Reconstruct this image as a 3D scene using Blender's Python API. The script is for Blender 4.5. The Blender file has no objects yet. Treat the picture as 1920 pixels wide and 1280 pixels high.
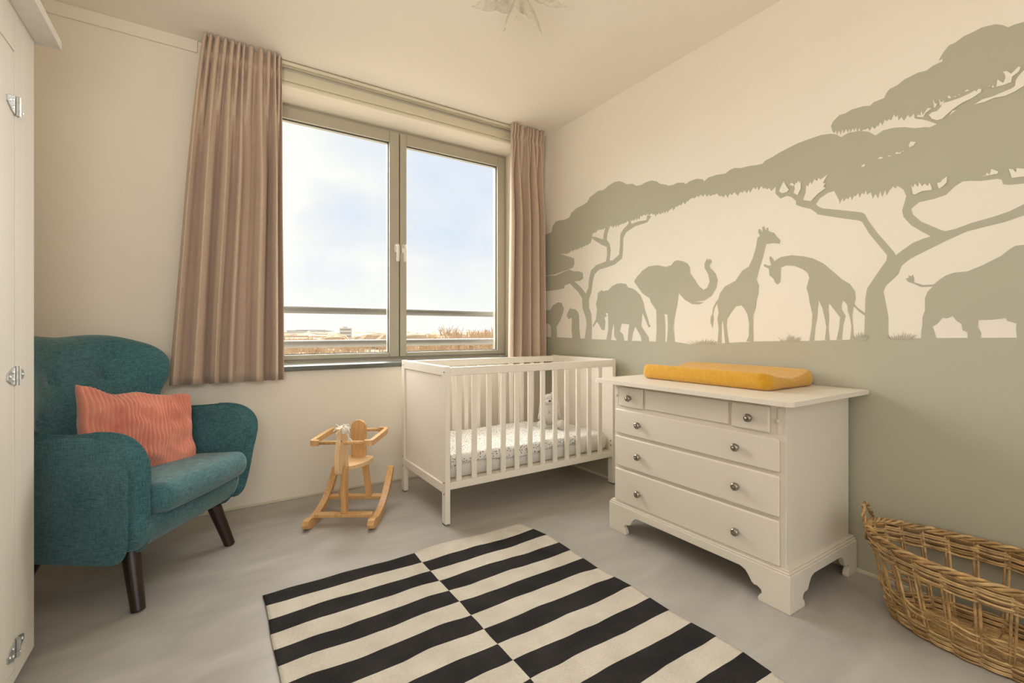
import bpy, bmesh, math, random
from math import sin, cos, pi, radians, hypot, sqrt
from mathutils import Vector, Matrix, noise
from mathutils.geometry import tessellate_polygon
random.seed(11)
COL = bpy.context.scene.collection
CAM_H = 1.02

# ---------------------------------------------------------------- materials
def nt(name):
    m = bpy.data.materials.new(name); m.use_nodes = True
    t = m.node_tree; b = t.nodes['Principled BSDF']
    return m, t, b
def N(t, kind, **kw):
    n = t.nodes.new(kind)
    for k, v in kw.items():
        if k in n.inputs.keys(): n.inputs[k].default_value = v
        else: setattr(n, k, v)
    return n
def ramp(t, stops):
    r = t.nodes.new('ShaderNodeValToRGB'); e = r.color_ramp.elements
    while len(e) < len(stops): e.new(.5)
    for i, (p, c) in enumerate(stops):
        e[i].position = p; e[i].color = (c[0], c[1], c[2], 1)
    return r
def mul(c, k): return tuple(min(1, x*k) for x in c)
def pmat(name, col, rough=.5, var=.06, vscale=6, detail=4, bump=0, bscale=150, metal=0, spec=.5, sheen=0, stretch=(1, 1, 1), bdist=.002, coat=0):
    m, t, b = nt(name); L = t.links.new
    tc = N(t, 'ShaderNodeTexCoord'); mp = N(t, 'ShaderNodeMapping'); mp.inputs['Scale'].default_value = stretch
    L(tc.outputs['Object'], mp.inputs['Vector'])
    no = N(t, 'ShaderNodeTexNoise', Scale=vscale, Detail=detail)
    L(mp.outputs[0], no.inputs['Vector'])
    r = ramp(t, [(.25, mul(col, 1-var)), (.75, mul(col, 1+var))])
    L(no.outputs['Fac'], r.inputs['Fac']); L(r.outputs[0], b.inputs['Base Color'])
    b.inputs['Roughness'].default_value = rough; b.inputs['Metallic'].default_value = metal
    b.inputs['Specular IOR Level'].default_value = spec; b.inputs['Sheen Weight'].default_value = sheen
    b.inputs['Coat Weight'].default_value = coat
    if bump:
        n2 = N(t, 'ShaderNodeTexNoise', Scale=bscale, Detail=3); L(mp.outputs[0], n2.inputs['Vector'])
        bu = N(t, 'ShaderNodeBump', Strength=bump, Distance=bdist); L(n2.outputs['Fac'], bu.inputs['Height']); L(bu.outputs[0], b.inputs['Normal'])
    return m
def weave_mat(name, c1, c2, scale=420, bump=.5, sheen=.3, rough=.9):
    m, t, b = nt(name); L = t.links.new
    tc = N(t, 'ShaderNodeTexCoord')
    n1 = N(t, 'ShaderNodeTexNoise', Scale=scale, Detail=2); n2 = N(t, 'ShaderNodeTexNoise', Scale=scale, Detail=2); n3 = N(t, 'ShaderNodeTexNoise', Scale=7, Detail=3)
    for n, s in ((n1, (1, 1, .12)), (n2, (.12, .12, 1))):
        mp = N(t, 'ShaderNodeMapping'); mp.inputs['Scale'].default_value = s
        L(tc.outputs['Object'], mp.inputs['Vector']); L(mp.outputs[0], n.inputs['Vector'])
    L(tc.outputs['Object'], n3.inputs['Vector'])
    a = N(t, 'ShaderNodeMath', operation='ADD'); L(n1.outputs['Fac'], a.inputs[0]); L(n2.outputs['Fac'], a.inputs[1])
    a2 = N(t, 'ShaderNodeMath', operation='MULTIPLY_ADD'); L(n3.outputs['Fac'], a2.inputs[0]); a2.inputs[1].default_value = .35; L(a.outputs[0], a2.inputs[2])
    a3 = N(t, 'ShaderNodeMath', operation='MULTIPLY'); L(a2.outputs[0], a3.inputs[0]); a3.inputs[1].default_value = .43
    r = ramp(t, [(.38, c1), (.62, c2)]); L(a3.outputs[0], r.inputs['Fac']); L(r.outputs[0], b.inputs['Base Color'])
    bu = N(t, 'ShaderNodeBump', Strength=bump, Distance=.001); L(a.outputs[0], bu.inputs['Height']); L(bu.outputs[0], b.inputs['Normal'])
    b.inputs['Roughness'].default_value = rough; b.inputs['Sheen Weight'].default_value = sheen; b.inputs['Specular IOR Level'].default_value = .25
    return m
CREAM = (.80, .745, .645)
M = {}
M['wall'] = pmat('cream_wall_paint', CREAM, .85, .015, 1.5, bump=.15, bscale=260, spec=.25)
M['wall_mural'] = pmat('cream_wallpaper', (.82, .77, .68), .85, .015, 1.5, bump=.15, bscale=300, spec=.25)
M['sage'] = pmat('sage_mural_paint', (.45, .435, .34), .8, .02, 2, bump=.15, bscale=300, spec=.25)
M['ceiling'] = pmat('ceiling_paint', (.85, .80, .71), .9, .01, 1, bump=.1, bscale=200, spec=.2)
M['frame'] = pmat('grey_beige_window_lacquer', (.42, .39, .305), .4, .02, 3)
M['casing'] = pmat('casing_paint', (.66, .61, .47), .5, .02, 3)
M['gasket'] = pmat('black_rubber', (.03, .03, .03), .6, .05)
M['sill'] = pmat('dark_sill_stone', (.10, .11, .09), .3, .15, 40)
M['white'] = pmat('white_furniture_lacquer', (.74, .69, .60), .38, .02, 5, bump=.06, bscale=60, stretch=(1, 1, .2))
M['cribwhite'] = pmat('white_crib_lacquer', (.80, .75, .66), .35, .015, 5)
M['wardrobe'] = pmat('pale_wardrobe_paint', (.66, .62, .55), .5, .04, 9, bump=.12, bscale=60, stretch=(3, 3, .15))
M['steel'] = pmat('brushed_steel', (.62, .63, .62), .32, .1, 60, metal=1)
M['pewter'] = pmat('pewter', (.36, .33, .28), .28, .15, 90, metal=1)
M['rail'] = pmat('aluminium_rail', (.15, .142, .128), .5, .03, 5)
M['darkwood'] = pmat('dark_stained_wood', (.028, .014, .009), .28, .4, 30, stretch=(1, 1, .1))
M['curtain'] = weave_mat('dusty_rose_curtain_cloth', (.49, .37, .275), (.58, .45, .35), 320, .3, .2)
M['teal'] = weave_mat('teal_upholstery', (.024, .088, .098), (.078, .19, .21), 330, .8, .25)
M['mattress'] = pmat('white_cotton_sheet', (.68, .66, .61), .9, .02, 5, bump=.5, bscale=9, bdist=.02, sheen=.2)
M['plush'] = pmat('pale_grey_plush', (.56, .53, .48), .95, .08, 90, bump=.7, bscale=320, sheen=.6)
M['black'] = pmat('dark_thread', (.03, .025, .02), .7, .05)
M['mustard'] = pmat('mustard_terry_cloth', (.63, .325, .014), .95, .10, 60, bump=.9, bscale=420, sheen=.3, bdist=.003)
M['yarn'] = pmat('white_yarn', (.85, .82, .76), .95, .05, 50, sheen=.3)
M['lint'] = pmat('clear_plastic', (.8, .8, .78), .3)
M['outwall'] = pmat('pale_render', (.52, .51, .49), .8)
M['outglass'] = pmat('far_dark_glazing', (.2, .2, .2), .5)
M['twig'] = pmat('bare_tan_twigs', (.46, .34, .225), .9, .15, 2)
M['shrub'] = pmat('tan_thicket', (.44, .34, .235), .95, .12, .2)

def wood_mat(name, c1, c2, scale=14):
    m, t, b = nt(name); L = t.links.new
    tc = N(t, 'ShaderNodeTexCoord'); mp = N(t, 'ShaderNodeMapping'); mp.inputs['Scale'].default_value = (6, 6, .7)
    no = N(t, 'ShaderNodeTexNoise', Scale=scale, Detail=5, Distortion=.6)
    L(tc.outputs['Object'], mp.inputs['Vector']); L(mp.outputs[0], no.inputs['Vector'])
    r = ramp(t, [(.3, c1), (.7, c2)]); L(no.outputs['Fac'], r.inputs['Fac']); L(r.outputs[0], b.inputs['Base Color'])
    b.inputs['Roughness'].default_value = .38
    return m
M['beech'] = wood_mat('honey_beech', (.56, .31, .115), (.70, .42, .18))
M['birch'] = wood_mat('pale_beech', (.68, .45, .23), (.78, .54, .31))
M['wicker'] = pmat('wicker', (.38, .235, .095), .5, .55, 26, detail=3, bump=.3, bscale=120)
M['wicker_light'] = pmat('pale_wicker', (.52, .35, .16), .45, .45, 30, detail=3)
M['wicker_dark'] = pmat('brown_wicker', (.22, .125, .05), .5, .5, 26, detail=3)

def floor_mat():
    m, t, b = nt('polished_grey_cast_floor'); L = t.links.new
    tc = N(t, 'ShaderNodeTexCoord'); mp = N(t, 'ShaderNodeMapping'); mp.inputs['Rotation'].default_value = (0, 0, .5); mp.inputs['Scale'].default_value = (1, 2.6, 1)
    n1 = N(t, 'ShaderNodeTexNoise', Scale=1.6, Detail=6, Distortion=1.6, Roughness=.6)
    L(tc.outputs['Object'], mp.inputs['Vector']); L(mp.outputs[0], n1.inputs['Vector'])
    r = ramp(t, [(.25, (.345, .325, .30)), (.5, (.405, .384, .358)), (.78, (.49, .468, .44))]); L(n1.outputs['Fac'], r.inputs['Fac'])
    L(r.outputs[0], b.inputs['Base Color'])
    r2 = ramp(t, [(.3, (.30,)*3), (.7, (.42,)*3)]); L(n1.outputs['Fac'], r2.inputs['Fac']); L(r2.outputs[0], b.inputs['Roughness'])
    b.inputs['Specular IOR Level'].default_value = .4
    return m
M['floor'] = floor_mat()

def rug_mat():      # object coordinates: x from the centre seam, y measured from the far edge
    m, t, b = nt('black_and_cream_flatweave'); L = t.links.new
    tc = N(t, 'ShaderNodeTexCoord'); sp = N(t, 'ShaderNodeSeparateXYZ'); L(tc.outputs['Object'], sp.inputs[0])
    wob = N(t, 'ShaderNodeTexNoise', Scale=3.2, Detail=2); L(tc.outputs['Object'], wob.inputs['Vector'])
    ad = N(t, 'ShaderNodeMath', operation='MULTIPLY_ADD'); L(wob.outputs['Fac'], ad.inputs[0]); ad.inputs[1].default_value = .036; L(sp.outputs['Y'], ad.inputs[2])
    dv = N(t, 'ShaderNodeMath', operation='MULTIPLY_ADD'); L(ad.outputs[0], dv.inputs[0]); dv.inputs[1].default_value = -1/.0912; dv.inputs[2].default_value = .2+20
    fl = N(t, 'ShaderNodeMath', operation='FLOOR'); L(dv.outputs[0], fl.inputs[0])
    wx = N(t, 'ShaderNodeMath', operation='MULTIPLY_ADD'); L(wob.outputs['Fac'], wx.inputs[0]); wx.inputs[1].default_value = .012; L(sp.outputs['X'], wx.inputs[2])
    gt = N(t, 'ShaderNodeMath', operation='GREATER_THAN'); L(wx.outputs[0], gt.inputs[0]); gt.inputs[1].default_value = .006
    fm = N(t, 'ShaderNodeMath', operation='MAXIMUM'); L(fl.outputs[0], fm.inputs[0]); fm.inputs[1].default_value = 20
    s = N(t, 'ShaderNodeMath', operation='ADD'); L(fm.outputs[0], s.inputs[0]); L(gt.outputs[0], s.inputs[1])
    md = N(t, 'ShaderNodeMath', operation='MODULO'); L(s.outputs[0], md.inputs[0]); md.inputs[1].default_value = 2
    n2 = N(t, 'ShaderNodeTexNoise', Scale=160, Detail=3); n3 = N(t, 'ShaderNodeTexNoise', Scale=9, Detail=4)
    for n in (n2, n3): L(tc.outputs['Object'], n.inputs['Vector'])
    sm = N(t, 'ShaderNodeMath', operation='MULTIPLY_ADD'); L(n3.outputs['Fac'], sm.inputs[0]); sm.inputs[1].default_value = .6
    mm = N(t, 'ShaderNodeMath', operation='MULTIPLY'); L(n2.outputs['Fac'], mm.inputs[0]); mm.inputs[1].default_value = .4; L(mm.outputs[0], sm.inputs[2])
    dk = ramp(t, [(.3, (.014, .013, .014)), (.7, (.035, .032, .031))]); lt = ramp(t, [(.3, (.49, .45, .38)), (.7, (.65, .61, .53))])
    L(sm.outputs[0], dk.inputs['Fac']); L(sm.outputs[0], lt.inputs['Fac'])
    mx = N(t, 'ShaderNodeMix', data_type='RGBA'); L(md.outputs[0], mx.inputs[0]); L(dk.outputs[0], mx.inputs[6]); L(lt.outputs[0], mx.inputs[7])
    L(mx.outputs[2], b.inputs['Base Color']); b.inputs['Roughness'].default_value = .95; b.inputs['Specular IOR Level'].default_value = .15
    mp = N(t, 'ShaderNodeMapping'); mp.inputs['Scale'].default_value = (.25, 1, 1); L(tc.outputs['Object'], mp.inputs['Vector'])
    n4 = N(t, 'ShaderNodeTexNoise', Scale=260, Detail=2); L(mp.outputs[0], n4.inputs['Vector'])
    bu = N(t, 'ShaderNodeBump', Strength=.9, Distance=.003); L(n4.outputs['Fac'], bu.inputs['Height']); L(bu.outputs[0], b.inputs['Normal'])
    return m
M['rug'] = rug_mat()

def dotted_mat():
    m, t, b = nt('dotted_white_blanket'); L = t.links.new
    tc = N(t, 'ShaderNodeTexCoord'); v = N(t, 'ShaderNodeTexVoronoi', Scale=82, Randomness=.85); L(tc.outputs['Object'], v.inputs['Vector'])
    r = ramp(t, [(.24, (.05, .05, .05)), (.29, (.72, .70, .66))]); L(v.outputs['Distance'], r.inputs['Fac']); L(r.outputs[0], b.inputs['Base Color'])
    b.inputs['Roughness'].default_value = .9
    return m
M['dots'] = dotted_mat()

def cord_mat():
    m, t, b = nt('salmon_wide_corduroy'); L = t.links.new
    tc = N(t, 'ShaderNodeTexCoord')
    no = N(t, 'ShaderNodeTexNoise', Scale=9, Detail=5); L(tc.outputs['Object'], no.inputs['Vector'])
    r = ramp(t, [(.3, (.50, .145, .095)), (.7, (.72, .275, .19))]); L(no.outputs['Fac'], r.inputs['Fac']); L(r.outputs[0], b.inputs['Base Color'])
    b.inputs['Roughness'].default_value = .9; b.inputs['Sheen Weight'].default_value = .5
    return m
M['cord'] = cord_mat()

def thin_glass(name, tint=(1, 1, 1), gloss=.06):
    m = bpy.data.materials.new(name); m.use_nodes = True; t = m.node_tree; t.nodes.clear(); L = t.links.new
    o = N(t, 'ShaderNodeOutputMaterial'); tr = N(t, 'ShaderNodeBsdfTransparent'); gl = N(t, 'ShaderNodeBsdfGlossy', Roughness=.02)
    tr.inputs[0].default_value = (*tint, 1); mx = N(t, 'ShaderNodeMixShader', Fac=gloss)
    L(tr.outputs[0], mx.inputs[1]); L(gl.outputs[0], mx.inputs[2]); L(mx.outputs[0], o.inputs[0]); return m
M['pane'] = thin_glass('window_glass', (.98, .99, .98), .008)
def petal_mat():
    m = bpy.data.materials.new('frosted_petal_glass'); m.use_nodes = True; t = m.node_tree; t.nodes.clear(); L = t.links.new
    o = N(t, 'ShaderNodeOutputMaterial'); tr = N(t, 'ShaderNodeBsdfTransparent'); gl = N(t, 'ShaderNodeBsdfPrincipled')
    gl.inputs['Base Color'].default_value = (.52, .49, .38, 1); gl.inputs['Roughness'].default_value = .15
    no = N(t, 'ShaderNodeTexNoise', Scale=18, Detail=3, Distortion=1.2); tc = N(t, 'ShaderNodeTexCoord'); L(tc.outputs['Object'], no.inputs['Vector'])
    r = ramp(t, [(.35, (.12,)*3), (.65, (.42,)*3)]); L(no.outputs['Fac'], r.inputs['Fac'])
    mx = N(t, 'ShaderNodeMixShader'); L(r.outputs[0], mx.inputs[0]); L(tr.outputs[0], mx.inputs[1]); L(gl.outputs[0], mx.inputs[2]); L(mx.outputs[0], o.inputs[0]); return m
M['petal'] = petal_mat()
def field_mat():
    m, t, b = nt('winter_fields'); L = t.links.new
    tc = N(t, 'ShaderNodeTexCoord'); n = N(t, 'ShaderNodeTexNoise', Scale=.02, Detail=8); L(tc.outputs['Object'], n.inputs['Vector'])
    r = ramp(t, [(.35, (.36, .30, .225)), (.5, (.42, .365, .28)), (.68, (.46, .43, .38))]); L(n.outputs['Fac'], r.inputs['Fac']); L(r.outputs[0], b.inputs['Base Color'])
    b.inputs['Roughness'].default_value = 1; b.inputs['Specular IOR Level'].default_value = .05
    return m
M['field'] = field_mat()

# ---------------------------------------------------------------- mesh helpers
def rot(pt, a): return (pt[0]*cos(a)-pt[1]*sin(a), pt[0]*sin(a)+pt[1]*cos(a))
class MB:
    def __init__(s): s.v = []; s.f = []; s.mi = []
    def add(s, vs, fs, mi=0):
        k = len(s.v); s.v += [tuple(p) for p in vs]; s.f += [tuple(i+k for i in f) for f in fs]; s.mi += [mi]*len(fs)
    def box(s, x0, x1, y0, y1, z0, z1, mi=0, mat=None):
        vs = [(x, y, z) for z in (z0, z1) for y in (y0, y1) for x in (x0, x1)]
        if mat is not None: vs = [tuple(mat @ Vector(p)) for p in vs]
        s.add(vs, [(0, 2, 3, 1), (4, 5, 7, 6), (0, 1, 5, 4), (1, 3, 7, 5), (3, 2, 6, 7), (2, 0, 4, 6)], mi)
    def tube(s, pts, r, n=8, closed=False, mi=0, cap=True):
        pts = [Vector(p) for p in pts]; m = len(pts); rs = r if isinstance(r, (list, tuple)) else [r]*m
        ring = []; up = None
        for i, p in enumerate(pts):
            a = pts[(i-1) % m] if (closed or i) else p; b = pts[(i+1) % m] if (closed or i < m-1) else p
            d = (b-a).normalized() if (b-a).length > 1e-9 else Vector((0, 0, 1))
            if up is None: up = Vector((0, 0, 1)) if abs(d.z) < .9 else Vector((1, 0, 0))
            u = (up-d*up.dot(d))
            if u.length < 1e-6: u = d.orthogonal()
            u.normalize(); w = d.cross(u); up = u
            ring.append([p+(u*cos(2*pi*k/n)+w*sin(2*pi*k/n))*rs[i] for k in range(n)])
        vs = [q for rg in ring for q in rg]; fs = []
        for i in range(m if closed else m-1):
            j = (i+1) % m
            for k in range(n): fs.append((i*n+k, i*n+(k+1) % n, j*n+(k+1) % n, j*n+k))
        if cap and not closed: fs.append(tuple(range(n))[::-1]); fs.append(tuple((m-1)*n+k for k in range(n)))
        s.add(vs, fs, mi)
    def prism(s, poly, f, a, b, mi=0):     # poly 2-D, f(p,q,h)->xyz, extruded h from a to b
        n = len(poly)
        vs = [f(p, q, a) for p, q in poly]+[f(p, q, b) for p, q in poly]
        tr = tessellate_polygon([[Vector((p, q, 0)) for p, q in poly]])
        fs = [tuple(x) for x in tr]+[tuple(i+n for i in reversed(x)) for x in tr]
        fs += [(i, (i+1) % n, (i+1) % n+n, i+n) for i in range(n)]
        s.add(vs, fs, mi)
    def flat(s, poly, f, mi=0):
        vs = [f(p, q) for p, q in poly]
        s.add(vs, [tuple(x) for x in tessellate_polygon([[Vector((p, q, 0)) for p, q in poly]])], mi)
    def lathe(s, prof, f, n=20, mi=0):     # prof (r,h); f(x,y,h)->xyz
        vs = [f(r*cos(2*pi*k/n), r*sin(2*pi*k/n), h) for r, h in prof for k in range(n)]; fs = []
        for i in range(len(prof)-1):
            for k in range(n): fs.append((i*n+k, i*n+(k+1) % n, (i+1)*n+(k+1) % n, (i+1)*n+k))
        fs.append(tuple(range(n))[::-1]); fs.append(tuple((len(prof)-1)*n+k for k in range(n)))
        s.add(vs, fs, mi)
    def cushion(s, out, T, r, f, K=5, crown=0, mi=0, inner=5):
        n = len(out); cx = sum(p[0] for p in out)/n; cy = sum(p[1] for p in out)/n
        nor = []
        for i in range(n):
            a = out[i-1]; b = out[(i+1) % n]; dx, dy = b[0]-a[0], b[1]-a[1]; l = hypot(dx, dy) or 1
            nor.append((-dy/l, dx/l))      # inward for CCW
        rings = []
        def ringat(d, h): return [(p[0]+q[0]*d, p[1]+q[1]*d, h) for p, q in zip(out, nor)]
        hT = T/2
        def half(sg):
            R = []
            for k in range(1, K+1):
                a = k/K*pi/2; R.append(ringat(r*(1-cos(a)), sg*hT*sin(a)))
            base = R[-1]
            for k in range(1, inner):
                g = 1-k/inner; R.append([(cx+(p[0]-cx)*g, cy+(p[1]-cy)*g, sg*(hT+crown*(1-g*g))) for p in base])
            return R
        up, dn = half(1), half(-1)
        allr = dn[::-1]+[ringat(0, 0)]+up
        vs = [f(*p) for rg in allr for p in rg]; m = len(allr)
        fs = [(i*n+k, i*n+(k+1) % n, (i+1)*n+(k+1) % n, (i+1)*n+k) for i in range(m-1) for k in range(n)]
        c0 = len(vs); vs += [f(cx, cy, -hT-crown), f(cx, cy, hT+crown)]
        fs += [(c0, (k+1) % n, k) for k in range(n)]+[(c0+1, (m-1)*n+k, (m-1)*n+(k+1) % n) for k in range(n)]
        s.add(vs, fs, mi)
    def build(s, name, mat, parent=None, smooth=False, bevel=0, sub=0, loc=None, fix=True):
        me = bpy.data.meshes.new(name); me.from_pydata(s.v, [], s.f)
        for m in (mat if isinstance(mat, (list, tuple)) else [mat]): me.materials.append(m)
        me.polygons.foreach_set('material_index', s.mi)
        if fix:
            bm = bmesh.new(); bm.from_mesh(me); bmesh.ops.recalc_face_normals(bm, faces=bm.faces); bm.to_mesh(me); bm.free()
        o = bpy.data.objects.new(name, me); COL.objects.link(o)
        if parent is not None: o.parent = parent
        if loc: o.location = loc
        if bevel:
            b = o.modifiers.new('bevel', 'BEVEL'); b.width = bevel; b.segments = 2; b.limit_method = 'ANGLE'; b.angle_limit = radians(35)
        if sub:
            u = o.modifiers.new('sub', 'SUBSURF'); u.levels = sub; u.render_levels = sub
        if smooth:
            me.polygons.foreach_set('use_smooth', [True]*len(me.polygons))
        elif bevel:
            me.polygons.foreach_set('use_smooth', [True]*len(me.polygons))
            w = o.modifiers.new('wn', 'WEIGHTED_NORMAL'); w.keep_sharp = False
        me.update()
        return o
def thing(name, label, cat, loc=(0, 0, 0), rz=0, group=None):
    o = bpy.data.objects.new(name, None); COL.objects.link(o); o.location = loc; o.rotation_euler = (0, 0, rz); o.empty_display_size = .1
    return tag(o, label, cat, group)
def tag(o, label, cat, group=None):
    o['label'] = label; o['category'] = cat
    if group: o['group'] = group
    return o
def struct(o, label, cat):
    o['kind'] = 'structure'; o['label'] = label; o['category'] = cat; return o
def spline(pts, n=8, closed=False):      # Catmull-Rom through n-D points
    out = []; m = len(pts)
    for i in range(m if closed else m-1):
        P = [pts[(i+k) % m] if closed else pts[min(max(i+k, 0), m-1)] for k in (-1, 0, 1, 2)]
        for j in range(n):
            u = j/n
            out.append(tuple(.5*((2*b)+(-a+c)*u+(2*a-5*b+4*c-d)*u*u+(-a+3*b-3*c+d)*u**3) for a, b, c, d in zip(*P)))
    if not closed: out.append(tuple(pts[-1]))
    return out
def rrect(hx, hy, r, n=6):
    out = []
    for cx, cy, a0 in ((hx-r, hy-r, 0), (-hx+r, hy-r, pi/2), (-hx+r, -hy+r, pi), (hx-r, -hy+r, 3*pi/2)):
        for k in range(n+1): a = a0+k/n*pi/2; out.append((cx+r*cos(a), cy+r*sin(a)))
    return out
def dens(poly, step):
    out = []
    for a, b in zip(poly, poly[1:]+poly[:1]):
        L = hypot(b[0]-a[0], b[1]-a[1]); n = max(1, int(L/step))
        for i in range(n): out.append((a[0]+(b[0]-a[0])*i/n, a[1]+(b[1]-a[1])*i/n))
    return out
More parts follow.
